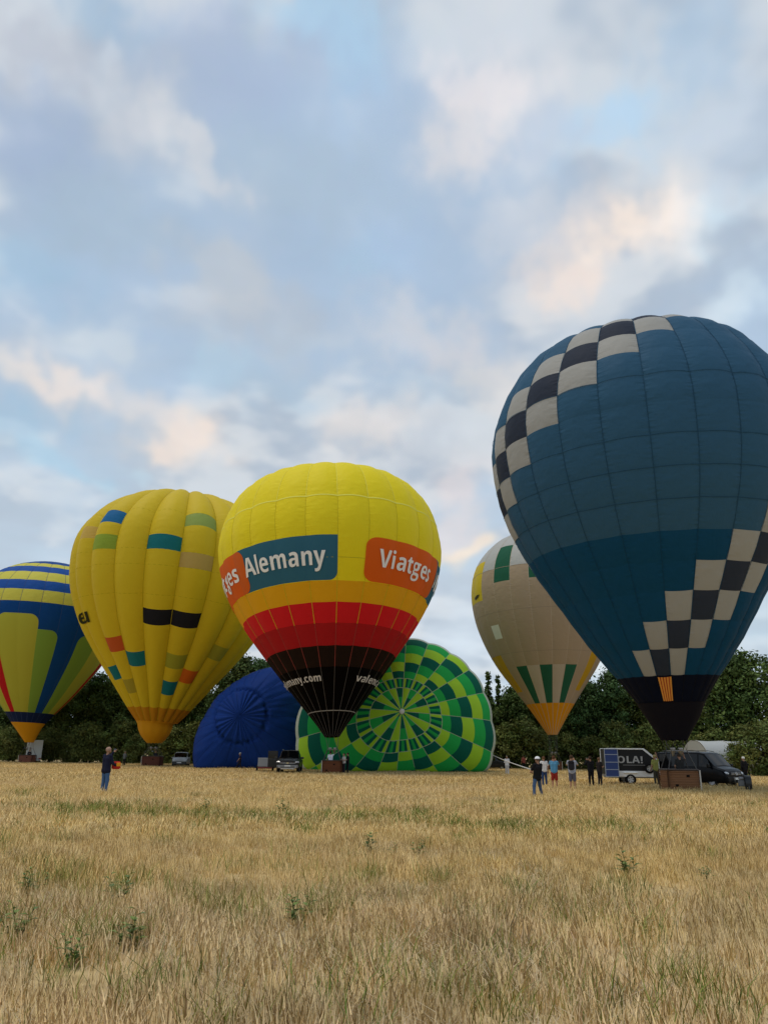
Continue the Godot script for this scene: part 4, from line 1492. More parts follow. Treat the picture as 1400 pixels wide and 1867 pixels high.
func build_van() -> void:
	var o := thing("van", "black van with bright headlights parked behind the blue balloon's basket", "van", Vector3(19.0, 0, -48.6), deg_to_rad(32))
	var black := paint(0.003, 0.0035, 0.005)
	var st := [[-2.45, 0.86, 0.88, 0.78, 0.36, 1.0, 1.85], [-2.2, 0.92, 0.95, 0.84, 0.28, 1.05, 1.95], [-0.6, 0.94, 0.97, 0.86, 0.25, 1.07, 1.98], [0.75, 0.94, 0.97, 0.85, 0.25, 1.07, 1.95], [1.05, 0.94, 0.96, 0.8, 0.25, 1.07, 1.88], [1.72, 0.94, 0.95, 0.82, 0.25, 1.06, 1.16], [2.2, 0.92, 0.92, 0.8, 0.26, 0.92, 1.03], [2.38, 0.87, 0.87, 0.7, 0.28, 0.8, 0.9], [2.46, 0.8, 0.8, 0.6, 0.3, 0.68, 0.76]]
	var l := Loft.new(st)
	part("body", l.body(), black, o)
	glazing(o, l, [4.08, 4.95], [[1.1, 1.95], [2.05, 2.95], [3.1, 4.7]], [])
	for s in [-1.0, 1.0]:
		var b := MB.new()
		b.ball(Vector3(s * 0.67, 0.8, 2.3), Vector3(0.21, 0.1, 0.14), 14, 8)
		var h := part("headlight", b, mat(0.5, 0.52, 0.55, 0.15, 0.3), o)
		b = MB.new()
		b.ball(Vector3(s * 0.64, 0.8, 2.4), Vector3(0.07, 0.06, 0.05), 10, 6)
		part("bulb_lens", b, mat(0.75, 0.76, 0.78, 0.1), h)
		b = MB.new()
		b.ball(Vector3(s * 0.7, 0.46, 2.42), Vector3(0.09, 0.06, 0.05), 10, 6)
		part("fog_lamp", b, mat(0.25, 0.26, 0.27, 0.2), o)
		var m := box_part("wing_mirror", o, Vector3(s * 1.1, 1.2, 1.5), Vector3(0.22, 0.24, 0.12), black, 0.04)
		box_part("mirror_arm", m, Vector3(s * 0.98, 1.12, 1.5), Vector3(0.14, 0.05, 0.06), black, 0.01)
		b = MB.new()
		b.box(Vector3(s * 0.965, 0.98, 0.25), Vector3(0.03, 0.035, 0.16), 0.01)
		part("door_handle", b, mat(0.02, 0.02, 0.02, 0.4), o)
		for z in [-1.55, 1.5]:
			wheel(o, Vector3(s * 0.83, 0.33, z), 0.33, 0.22)
	var g := box_part("grille", o, Vector3(0, 0.78, 2.42), Vector3(0.9, 0.15, 0.1), mat(0.01, 0.01, 0.01, 0.5), 0.02)
	for y in [0.74, 0.82]:
		box_part("chrome_bar", g, Vector3(0, y, 2.475), Vector3(0.86, 0.018, 0.02), mat(0.6, 0.6, 0.62, 0.15, 1.0), 0.004)
	box_part("bumper", o, Vector3(0, 0.46, 2.4), Vector3(1.66, 0.3, 0.22), black, 0.06)
	box_part("air_intake", o, Vector3(0, 0.38, 2.52), Vector3(1.0, 0.1, 0.03), mat(0.006, 0.006, 0.006, 0.8), 0.01)
	box_part("number_plate", o, Vector3(0, 0.52, 2.525), Vector3(0.52, 0.115, 0.015), mat(0.75, 0.75, 0.73, 0.4), 0.004)
	# round badge on the grille: a ring with a V over a W
	var e := MB.new()
	var c := Vector3(0, 0.79, 2.5)
	var ring := []
	for i in 25:
		ring.append(c + Vector3(cos(TAU * i / 24.0), sin(TAU * i / 24.0), 0) * 0.085)
	e.tube(ring, [0.011], 6, false)
	for s in [[-0.045, 0.07, -0.015, 0.012], [0.045, 0.07, 0.015, 0.012], [-0.073, 0.03, -0.038, -0.065], [0.073, 0.03, 0.038, -0.065], [-0.038, -0.065, 0.0, -0.005], [0.038, -0.065, 0.0, -0.005]]:
		e.tube([c + Vector3(s[0], s[1], 0), c + Vector3(s[2], s[3], 0)], [0.009], 5)
	part("badge", e, mat(0.7, 0.7, 0.72, 0.15, 1.0), o)
	for s in [-1.0, 1.0]:
		var wp := MB.new()
		wp.tube([Vector3(s * 0.3, 1.17, 1.73), Vector3(s * 0.3 - 0.5 * s, 1.32, 1.56)], [0.012], 5)
		part("wiper", wp, mat(0.01, 0.01, 0.01, 0.6), o)
	var rail := MB.new()
	for s in [-1.0, 1.0]:
		rail.tube([Vector3(s * 0.7, 2.02, -1.9), Vector3(s * 0.7, 2.05, -1.5), Vector3(s * 0.7, 2.05, 0.3), Vector3(s * 0.7, 2.0, 0.7)], [0.02], 6)
	part("roof_rail", rail, mat(0.05, 0.05, 0.05, 0.5), o)


func build_trailer() -> void:
	var o := thing("box_trailer", "black and white box trailer with open blue door and white lettering", "trailer", Vector3(15.45, 0, -50.6), deg_to_rad(-3))
	var black := mat(0.005, 0.005, 0.006, 0.7)
	var white := mat(0.85, 0.86, 0.86, 0.5)
	# side profile: flat roof, front corner sloped away
	var prof := [Vector2(-1.5, 0.62), Vector2(-1.5, 2.12), Vector2(0.75, 2.12), Vector2(1.6, 1.42), Vector2(1.6, 0.62)]
	var b := MB.new()
	for s in [-0.85, 0.85]:
		for i in range(1, prof.size() - 1):
			b.flat(Vector3(prof[0].x, prof[0].y, s), Vector3(prof[i].x, prof[i].y, s), Vector3(prof[i + 1].x, prof[i + 1].y, s), Vector3(0, 0, s))
	for i in prof.size():
		var p: Vector2 = prof[i]
		var q: Vector2 = prof[(i + 1) % prof.size()]
		b.quad(Vector3(p.x, p.y, -0.85), Vector3(q.x, q.y, -0.85), Vector3(q.x, q.y, 0.85), Vector3(p.x, p.y, 0.85), Vector3(-(q.y - p.y), (q.x - p.x), 0))
	part("box_body", b, black, o)
	for i in [[0, 1], [1, 2], [2, 3], [3, 4]]:
		var p: Vector2 = prof[i[0]]
		var q: Vector2 = prof[i[1]]
		for s in [-0.86, 0.86]:
			var d := (q - p).normalized()
			box_part("edge_trim", o, Vector3((p.x + q.x) / 2, (p.y + q.y) / 2, s), Vector3((q - p).length(), 0.075 if i[0] != 2 else 0.11, 0.05), white, 0.01, Basis(Vector3.BACK, d.angle()))
	b = MB.new()
	b.quad(Vector3(0.78, 2.13, -0.84), Vector3(1.61, 1.445, -0.84), Vector3(1.61, 1.445, 0.84), Vector3(0.78, 2.13, 0.84), Vector3(1, 1, 0))
	part("sloped_front", b, white, o)
	box_part("lower_panel", o, Vector3(0.05, 0.66, 0.875), Vector3(3.1, 0.34, 0.04), white, 0.01)
	box_part("lower_panel", o, Vector3(0.05, 0.66, -0.875), Vector3(3.1, 0.34, 0.04), white, 0.01)
	var ch := MB.new()
	ch.box(Vector3(0.1, 0.46, 0), Vector3(3.1, 0.08, 1.5), 0.01)
	ch.tube([Vector3(1.5, 0.46, -0.5), Vector3(2.5, 0.44, 0)], [0.04], 6)
	ch.tube([Vector3(1.5, 0.46, 0.5), Vector3(2.5, 0.44, 0)], [0.04], 6)
	ch.tube([Vector3(2.3, 0.5, 0), Vector3(2.3, 0.06, 0)], [0.035], 6)
	part("drawbar", ch, mat(0.25, 0.25, 0.25, 0.5, 0.5), o)
	for s in [-1.0, 1.0]:
		var w := Transform3D()
		var wh := Node3D.new()
		wheel_z(o, Vector3(-0.15, 0.33, s * 0.8), 0.33, 0.2)
		box_part("mudguard", o, Vector3(-0.15, 0.72, s * 0.93), Vector3(0.86, 0.07, 0.2), white, 0.03)
		wh.free()
	wheel_z(o, Vector3(1.0, 0.98, 0.96), 0.29, 0.17)
	# blue rear door folded round against the side, pale bars across it
	var door := box_part("open_door", o, Vector3(-1.27, 1.3, 1.0), Vector3(0.82, 1.62, 0.05), mat(0.02, 0.05, 0.2, 0.5), 0.01)
	for y in [0.5, 0.9, 1.33, 1.78, 2.1]:
		box_part("door_bar", door, Vector3(-1.27, y, 1.035), Vector3(0.82, 0.035, 0.02), mat(0.42, 0.47, 0.55, 0.4), 0.004)
	for x in [-1.67, -0.87]:
		box_part("door_edge", door, Vector3(x, 1.3, 1.03), Vector3(0.035, 1.62, 0.02), mat(0.42, 0.47, 0.55, 0.4), 0.004)
	flat_word("HOLA!", 2.05, 0.4, Transform3D(Basis(), Vector3(-0.36, 1.29, 0.862)), mat(0.45, 0.45, 0.45, 0.6), o)
	box_part("underline", o, Vector3(0.15, 1.17, 0.86), Vector3(1.4, 0.02, 0.012), mat(0.4, 0.4, 0.4, 0.6), 0.0)
	box_part("tail_lamp", o, Vector3(-1.5, 0.66, 0.9), Vector3(0.06, 0.12, 0.06), mat(0.3, 0.01, 0.01, 0.3), 0.01)


func wheel_z(parent: Node3D, at: Vector3, r: float, w: float) -> void:
	var x := Transform3D(Basis(Vector3.RIGHT, PI / 2), at)
	var b := MB.new()
	b.lathe([Vector2(r * 0.6, -w * 0.5), Vector2(r * 0.92, -w * 0.5), Vector2(r, -w * 0.35), Vector2(r, w * 0.35), Vector2(r * 0.92, w * 0.5), Vector2(r * 0.6, w * 0.5)], 24, x)
	var t := part("wheel", b, mat(0.012, 0.012, 0.013, 0.85), parent)
	b = MB.new()
	b.lathe([Vector2(0.001, w * 0.3), Vector2(r * 0.2, w * 0.36), Vector2(r * 0.5, w * 0.3), Vector2(r * 0.62, w * 0.48), Vector2(r * 0.64, 0), Vector2(r * 0.62, -w * 0.48), Vector2(0.001, -w * 0.3)], 20, x)
	part("rim", b, mat(0.5, 0.5, 0.5, 0.4, 0.4), t)
	for k in 5:
		var a := TAU * k / 5.0
		var h := MB.new()
		h.ball(at + Vector3(cos(a) * r * 0.4, sin(a) * r * 0.4, w * 0.34), Vector3(r * 0.1, r * 0.1, 0.01), 8, 4)
		part("rim_hole", h, mat(0.03, 0.03, 0.03, 0.8), t)


func build_pickup() -> void:
	var o := thing("pickup_truck", "dark grey pickup facing the camera with its door open", "pickup truck", Vector3(-8.0, 0, -71.0), deg_to_rad(2))
	var grey := paint(0.022, 0.022, 0.021)
	var st := [[-2.7, 0.9, 0.94, 0.9, 0.55, 1.1, 1.14], [-0.95, 0.94, 0.98, 0.93, 0.5, 1.14, 1.2], [-0.8, 0.94, 0.98, 0.72, 0.46, 1.16, 1.86], [-0.3, 0.94, 0.98, 0.74, 0.46, 1.16, 1.93], [0.5, 0.94, 0.98, 0.72, 0.46, 1.16, 1.9], [1.25, 0.95, 0.98, 0.84, 0.46, 1.16, 1.24], [2.15, 0.95, 0.97, 0.86, 0.46, 1.04, 1.16], [2.45, 0.92, 0.94, 0.82, 0.46, 0.98, 1.08], [2.55, 0.88, 0.9, 0.74, 0.48, 0.9, 0.98]]
	var l := Loft.new(st)
	part("body", l.body(), grey, o)
	glazing(o, l, [4.06, 4.94], [[2.1, 3.1], [3.2, 4.5]], [])
	var chrome := mat(0.55, 0.55, 0.56, 0.2, 0.9)
	var g := box_part("grille", o, Vector3(0, 0.86, 2.52), Vector3(1.3, 0.26, 0.12), mat(0.012, 0.012, 0.012, 0.6), 0.03)
	box_part("chrome_bar", g, Vector3(0, 0.88, 2.585), Vector3(1.28, 0.045, 0.03), chrome, 0.008)
	# small cross shaped badge
	box_part("badge", g, Vector3(0, 0.88, 2.615), Vector3(0.26, 0.06, 0.02), mat(0.6, 0.5, 0.3, 0.3, 0.6), 0.006)
	box_part("badge", g, Vector3(0, 0.88, 2.618), Vector3(0.11, 0.1, 0.02), mat(0.6, 0.5, 0.3, 0.3, 0.6), 0.006)
	for s in [-1.0, 1.0]:
		var b := MB.new()
		b.box(Vector3(s * 0.78, 0.95, 2.46), Vector3(0.36, 0.16, 0.16), 0.05, Basis(Vector3.UP, s * 0.35))
		part("headlight", b, mat(0.55, 0.56, 0.58, 0.12, 0.2), o)
		b = MB.new()
		b.ball(Vector3(s * 0.68, 0.56, 2.62), Vector3(0.09, 0.07, 0.05), 10, 6)
		part("fog_lamp", b, mat(0.4, 0.4, 0.42, 0.2), o)
		var m := box_part("wing_mirror", o, Vector3(s * 1.13, 1.3, 0.95), Vector3(0.24, 0.18, 0.1), mat(0.02, 0.02, 0.02, 0.5), 0.04)
		box_part("mirror_arm", m, Vector3(s * 1.0, 1.22, 0.95), Vector3(0.12, 0.04, 0.05), mat(0.02, 0.02, 0.02, 0.5), 0.01)
		for z in [-1.7, 1.65]:
			wheel(o, Vector3(s * 0.84, 0.38, z), 0.38, 0.25)
	box_part("bumper", o, Vector3(0, 0.6, 2.55), Vector3(1.8, 0.26, 0.2), mat(0.16, 0.16, 0.16, 0.4), 0.06)
	box_part("skid_plate", o, Vector3(0, 0.44, 2.55), Vector3(1.2, 0.16, 0.16), chrome, 0.05)
	box_part("number_plate", o, Vector3(0, 0.66, 2.665), Vector3(0.52, 0.115, 0.012), mat(0.6, 0.6, 0.58, 0.4), 0.003)
	box_part("hood_rib", o, Vector3(0.35, 1.235, 1.75), Vector3(0.06, 0.03, 0.9), grey, 0.012, Basis(Vector3.RIGHT, 0.09))
	box_part("hood_rib", o, Vector3(-0.35, 1.235, 1.75), Vector3(0.06, 0.03, 0.9), grey, 0.012, Basis(Vector3.RIGHT, 0.09))
	# the open door stands out from its hinge on the left of the picture
	var d := MB.new()
	var hinge := Vector3(-1.0, 0, 1.05)
	var turn := Basis(Vector3.UP, deg_to_rad(62))
	d.box(hinge + turn * Vector3(0, 0.85, -0.5), Vector3(0.09, 0.7, 1.0), 0.03, turn)
	for s in [[0.0, 1.5], [-0.95, 1.5]]:
		d.box(hinge + turn * Vector3(0.02, s[1], s[0] - 0.03), Vector3(0.05, 0.7, 0.06), 0.01, turn)
	d.box(hinge + turn * Vector3(0.02, 1.84, -0.5), Vector3(0.05, 0.05, 0.98), 0.01, turn)
	var door := part("door", d, grey, o, "open front door")
	box_part("door_glass", door, hinge + turn * Vector3(0.02, 1.52, -0.5), Vector3(0.02, 0.62, 0.9), pane(), 0.0, turn)
	box_part("door_trim", door, hinge + turn * Vector3(0.055, 0.85, -0.5), Vector3(0.03, 0.5, 0.8), mat(0.05, 0.045, 0.04, 0.8), 0.01, turn)
	var rails := MB.new()
	for s in [-1.0, 1.0]:
		rails.tube([Vector3(s * 0.66, 1.95, -0.7), Vector3(s * 0.66, 1.99, -0.5), Vector3(s * 0.66, 1.98, 0.4)], [0.02], 6)
	part("roof_rail", rails, chrome, o)


func build_car(called: String, label: String, at: Vector3, turn: float, r: float, g: float, bb: float) -> Node3D:
	var o := thing(called, label, "car", at, deg_to_rad(turn))
	var body := paint(r, g, bb)
	var st := [[-2.1, 0.82, 0.84, 0.72, 0.4, 0.95, 1.1], [-1.95, 0.88, 0.9, 0.74, 0.32, 1.0, 1.5], [-1.5, 0.9, 0.92, 0.76, 0.28, 1.0, 1.66], [-0.3, 0.9, 0.92, 0.76, 0.28, 1.0, 1.7], [0.35, 0.9, 0.92, 0.74, 0.28, 1.0, 1.66], [1.1, 0.89, 0.91, 0.78, 0.28, 0.99, 1.07], [1.75, 0.87, 0.89, 0.74, 0.26, 0.86, 0.95], [2.05, 0.82, 0.83, 0.66, 0.3, 0.74, 0.83], [2.12, 0.76, 0.77, 0.55, 0.34, 0.66, 0.74]]
	var l := Loft.new(st)
	part("body", l.body(), body, o)
	glazing(o, l, [4.08, 4.94], [[1.6, 2.9], [3.05, 4.5]], [1.05, 1.9])
	for s in [-1.0, 1.0]:
		var b := MB.new()
		b.ball(Vector3(s * 0.62, 0.74, 1.98), Vector3(0.2, 0.09, 0.12), 12, 7)
		part("headlight", b, mat(0.55, 0.56, 0.58, 0.12, 0.2), o)
		b = MB.new()
		b.box(Vector3(s * 0.74, 0.95, -2.02), Vector3(0.16, 0.26, 0.1), 0.03)
		part("tail_lamp", b, mat(0.25, 0.01, 0.01, 0.25), o)
		box_part("wing_mirror", o, Vector3(s * 1.0, 1.06, 0.8), Vector3(0.18, 0.13, 0.09), body, 0.04)
		for z in [-1.35, 1.35]:
			wheel(o, Vector3(s * 0.79, 0.31, z), 0.31, 0.2)
	box_part("grille", o, Vector3(0, 0.66, 2.06), Vector3(0.8, 0.14, 0.1), mat(0.01, 0.01, 0.01, 0.6), 0.03)
	box_part("bumper", o, Vector3(0, 0.46, 2.02), Vector3(1.66, 0.42, 0.24), mat(0.03, 0.03, 0.03, 0.6), 0.06)
	box_part("number_plate", o, Vector3(0, 0.5, 2.15), Vector3(0.52, 0.115, 0.012), mat(0.7, 0.7, 0.68, 0.4), 0.003)
	return o


func build_truck() -> void:
	var o := thing("delivery_truck", "white box truck parked behind the striped balloon's basket", "truck", Vector3(-51.6, 0, -120.0), deg_to_rad(203))
	var white := mat(0.6, 0.64, 0.63, 0.5)
	var box := box_part("cargo_box", o, Vector3(0, 1.95, -1.2), Vector3(2.1, 2.5, 3.6), white, 0.04)
	for i in 8:
		box_part("shutter_slat", box, Vector3(0, 0.98 + 0.28 * i, -3.02), Vector3(1.9, 0.24, 0.04), mat(0.55, 0.6, 0.6, 0.5), 0.015)
	box_part("chassis", o, Vector3(0, 0.55, -0.4), Vector3(1.5, 0.22, 5.2), mat(0.03, 0.03, 0.03, 0.7), 0.02)
	var bumper := box_part("rear_bumper", o, Vector3(0, 0.5, -3.05), Vector3(2.0, 0.34, 0.12), mat(0.4, 0.42, 0.43, 0.4), 0.03)
	for s in [-1.0, 1.0]:
		box_part("tail_lamp", o, Vector3(s * 0.85, 0.62, -3.1), Vector3(0.25, 0.12, 0.06), mat(0.3, 0.01, 0.01, 0.3), 0.01)
		for z in [-1.9, 1.7]:
			wheel(o, Vector3(s * 0.85, 0.4, z), 0.4, 0.26)
	var l := Loft.new([[0.7, 0.95, 0.98, 0.9, 0.5, 1.4, 2.3], [1.5, 0.96, 0.98, 0.9, 0.45, 1.4, 2.35], [2.1, 0.95, 0.96, 0.86, 0.45, 1.35, 2.2], [2.5, 0.93, 0.94, 0.84, 0.5, 1.2, 1.4], [2.6, 0.88, 0.9, 0.8, 0.55, 1.1, 1.2]])
	part("cab", l.body(), white, o)
	part("windscreen", l.patch(2.1, 2.95, 5.3, 8.7, 0.012), pane(), o)
	part("side_window", l.patch(0.3, 2.4, 4.1, 4.9, 0.012), pane(), o)
	part("side_window", l.patch(0.3, 2.4, 9.9, 9.1, 0.012), pane(), o)


func build_small_trailer() -> void:
	var o := thing("cargo_trailer", "small white trailer just left of the grey pickup", "trailer", Vector3(-10.75, 0, -75.0), deg_to_rad(8))
	var white := mat(0.3, 0.31, 0.32, 0.5)
	box_part("cargo_box", o, Vector3(0, 0.84, 0), Vector3(1.3, 0.72, 2.0), white, 0.04)
	box_part("lid", o, Vector3(0, 1.22, 0), Vector3(1.34, 0.05, 2.04), mat(0.4, 0.42, 0.44, 0.5), 0.02)
	box_part("chassis", o, Vector3(0, 0.45, 0), Vector3(1.2, 0.08, 2.0), mat(0.05, 0.05, 0.05, 0.6), 0.01)
	box_part("lamp_board", o, Vector3(0, 0.4, 1.03), Vector3(1.3, 0.14, 0.05), mat(0.2, 0.03, 0.03, 0.4), 0.01)
	for s in [-1.0, 1.0]:
		wheel(o, Vector3(s * 0.72, 0.3, 0), 0.3, 0.18)
	var b := MB.new()
	b.tube([Vector3(0, 0.45, -1.0), Vector3(0, 0.42, -2.0)], [0.04], 6)
	part("drawbar", b, mat(0.2, 0.2, 0.2, 0.5, 0.5), o)


func build_fan() -> void:
	var o := thing("inflation_fan", "black round inflation fan on a grey frame at the right edge", "fan", Vector3(18.5, 0, -41.2), deg_to_rad(70))
	var ring := Transform3D(Basis(Vector3.RIGHT, PI / 2), Vector3(0, 0.42, 0.05))
	var b := MB.new()
	b.lathe([Vector2(0.36, -0.14), Vector2(0.385, -0.14), Vector2(0.385, 0.14), Vector2(0.36, 0.14), Vector2(0.36, -0.14)], 28, ring)
	var sh := part("shroud", b, mat(0.015, 0.015, 0.016, 0.5), o)
	for i in 6:
		var a := TAU * i / 6.0
		var bl := MB.new()
		bl.box(Vector3(cos(a) * 0.19, 0.42 + sin(a) * 0.19, 0.05), Vector3(0.28, 0.09, 0.012), 0.004, Basis(Vector3.BACK, a) * Basis(Vector3.RIGHT, 0.5))
		part("blade", bl, mat(0.1, 0.09, 0.08, 0.5), sh)
	for rr in [0.12, 0.2, 0.28, 0.35]:
		var c := MB.new()
		var pts := []
		for i in 25:
			pts.append(Vector3(cos(TAU * i / 24.0) * rr, 0.42 + sin(TAU * i / 24.0) * rr, 0.2))
		c.tube(pts, [0.005], 4, false)
		part("guard_ring", c, mat(0.08, 0.08, 0.08, 0.5, 0.5), sh)
	box_part("engine", o, Vector3(0, 0.42, -0.26), Vector3(0.3, 0.3, 0.3), mat(0.14, 0.14, 0.14, 0.5), 0.04)
	box_part("fuel_tank", o, Vector3(0, 0.66, -0.26), Vector3(0.28, 0.14, 0.24), mat(0.25, 0.25, 0.26, 0.4), 0.05)
	var f := MB.new()
	for s in [-1.0, 1.0]:
		f.tube([Vector3(s * 0.34, 0.03, 0.3), Vector3(s * 0.34, 0.03, -0.5), Vector3(s * 0.34, 0.7, -0.55)], [0.018], 6)
		f.tube([Vector3(s * 0.34, 0.03, 0.05), Vector3(s * 0.36, 0.42, 0.05)], [0.018], 6)
	f.tube([Vector3(-0.34, 0.7, -0.55), Vector3(0.34, 0.7, -0.55)], [0.018], 6)
	f.tube([Vector3(-0.34, 0.2, -0.26), Vector3(0.34, 0.2, -0.26)], [0.018], 6)
	part("frame", f, mat(0.2, 0.2, 0.2, 0.4, 0.6), o)


func build_tunnel() -> void:
	var o := thing("polytunnel", "long white arched greenhouse behind the van and the trees at right", "greenhouse", Vector3(35.8, 0, -82.6), deg_to_rad(100))
	var film := mat(0.36, 0.38, 0.38, 0.6)
	# arch across x, running along z
	for bay in 6:
		var b := MB.new()
		var rows := []
		for k in 3:
			var row := PackedVector3Array()
			for i in 19:
				var t := PI * i / 18.0
				row.append(Vector3(cos(t) * 2.3, 1.45 + sin(t) * (1.9 - 0.06 * (1 if k == 1 else 0)), -4 + bay * 3.0 + k * 1.5))
			rows.append(row)
		b.sheet(rows, false, Vector3.UP)
		part("roof_sheet", b, film, o)
		var h := MB.new()
		var pts := []
		for i in 19:
			var t := PI * i / 18.0
			pts.append(Vector3(cos(t) * 2.33, 1.45 + sin(t) * 1.92, -4 + bay * 3.0))
		h.tube(pts, [0.04], 5)
		part("hoop", h, mat(0.4, 0.4, 0.38, 0.5), o)
	for s in [-1.0, 1.0]:
		box_part("side_wall", o, Vector3(s * 2.3, 0.73, 5.0), Vector3(0.06, 1.44, 18.0), mat(0.22, 0.22, 0.18, 0.7), 0.01)
	for z in [-4.05, 14.05]:
		var e := MB.new()
		for i in 18:
			var t := PI * i / 18.0
			var u := PI * (i + 1) / 18.0
			e.flat(Vector3(0, 1.45, z), Vector3(cos(t) * 2.28, 1.45 + sin(t) * 1.88, z), Vector3(cos(u) * 2.28, 1.45 + sin(u) * 1.88, z), Vector3(0, 0, z - 5))
		part("end_gable", e, film, o)
		box_part("end_wall", o, Vector3(0, 0.73, z), Vector3(4.55, 1.44, 0.05), mat(0.22, 0.22, 0.18, 0.7), 0.01)


func build_rope() -> void:
	var b := MB.new()
	var a := Vector3(10.9, 1.75, -79.5)
	var e := Vector3(6.35, 1.06, -33.8)
	var pts := []
	for i in 21:
		var t := i / 20.0
		pts.append(a.lerp(e, t) - Vector3(0, 0.06 * 4.0 * t * (1.0 - t), 0))
	b.tube(pts, [0.025], 6)
	tag(part("crown_rope", b, mat(0.5, 0.5, 0.48, 0.8), self), "pale rope from the green balloon to the man in white cap", "rope")


# ---------------------------------------------------------------- trees, grass, weeds
func tree_shape(key: int, tall: float, wide: float, low: float, spire: bool, clumps: int, leaf: float, hue := Color(0.075, 0.11, 0.036)) -> Array:
	rng.seed = 900 + key
	var crown := MB.new()
	crown.tinted = true
	var trunk := MB.new()
	var bend := Vector3(rng.randf_range(-0.5, 0.5), 0, rng.randf_range(-0.5, 0.5))
	var top := Vector3(0, tall * (0.92 if spire else 0.72), 0) + bend
	trunk.tube([Vector3(0, -0.2, 0), Vector3(0, tall * 0.2, 0) + bend * 0.2, Vector3(0, tall * 0.45, 0) + bend * 0.5, top], [0.3, 0.24, 0.16, 0.04], 8)
	var centres := []
	for i in clumps:
		var t := rng.randf()
		var y := tall * lerpf(low, 0.97, pow(t, 0.9))
		var share := (y / tall - low) / (1.0 - low)
		var r := wide * 0.5
		if spire:
			r *= (1.0 - share) * 0.9 + 0.1
		else:
			r *= pow(maxf(sin(PI * clampf(share * 0.86 + 0.14, 0.0, 1.0)), 0.05), 0.6)
		r *= 0.75 + 0.35 * sin(share * 9.0 + key) * sin(i * 2.4)
		var a := rng.randf() * TAU
		var d := r * sqrt(rng.randf_range(0.25, 1.0))
		centres.append(Vector3(cos(a) * d, y, sin(a) * d) + bend * share)
	var limbs := 0
	for i in centres.size():
		if i % 6 == 0 and limbs < 12:
			limbs += 1
			var c: Vector3 = centres[i]
			var foot := Vector3(0, c.y * 0.62, 0) + bend * 0.4
			trunk.tube([foot, foot.lerp(c, 0.5) + Vector3(0, 0.3, 0), c], [0.1, 0.06, 0.02], 5)
	for c in centres:
		var tone := rng.randf_range(0.6, 1.25)
		var warm := rng.randf_range(-0.15, 0.2)
		var col := Color(hue.r * tone * (1.15 + warm), hue.g * 1.25 * tone, hue.b * 1.1 * tone)
		var size := rng.randf_range(0.55, 1.05) * (0.65 if spire else 1.0) * wide / 6.5
		var count := int(88 * clampf(size / 0.8, 0.5, 1.6))
		for k in count:
			var p := Vector3(rng.randfn(), rng.randfn() * 0.75, rng.randfn()) * size * 0.55
			var nn := (p.normalized() * 0.7 + Vector3(rng.randfn(), rng.randfn() + 0.6, rng.randfn()) * 0.6).normalized()
			var u := nn.cross(Vector3(rng.randfn(), rng.randfn(), rng.randfn())).normalized() * leaf * rng.randf_range(0.6, 1.3)
			var w := nn.cross(u).normalized() * leaf * rng.randf_range(0.35, 0.7)
			var o: Vector3 = c + p
			crown.tint = col * rng.randf_range(0.8, 1.2)
			crown.tri(o - u, o + w, o + u, nn, nn, nn)
			crown.tri(o - u, o + u, o - w, nn, nn, nn)
	return [trunk.mesh(), crown.mesh()]


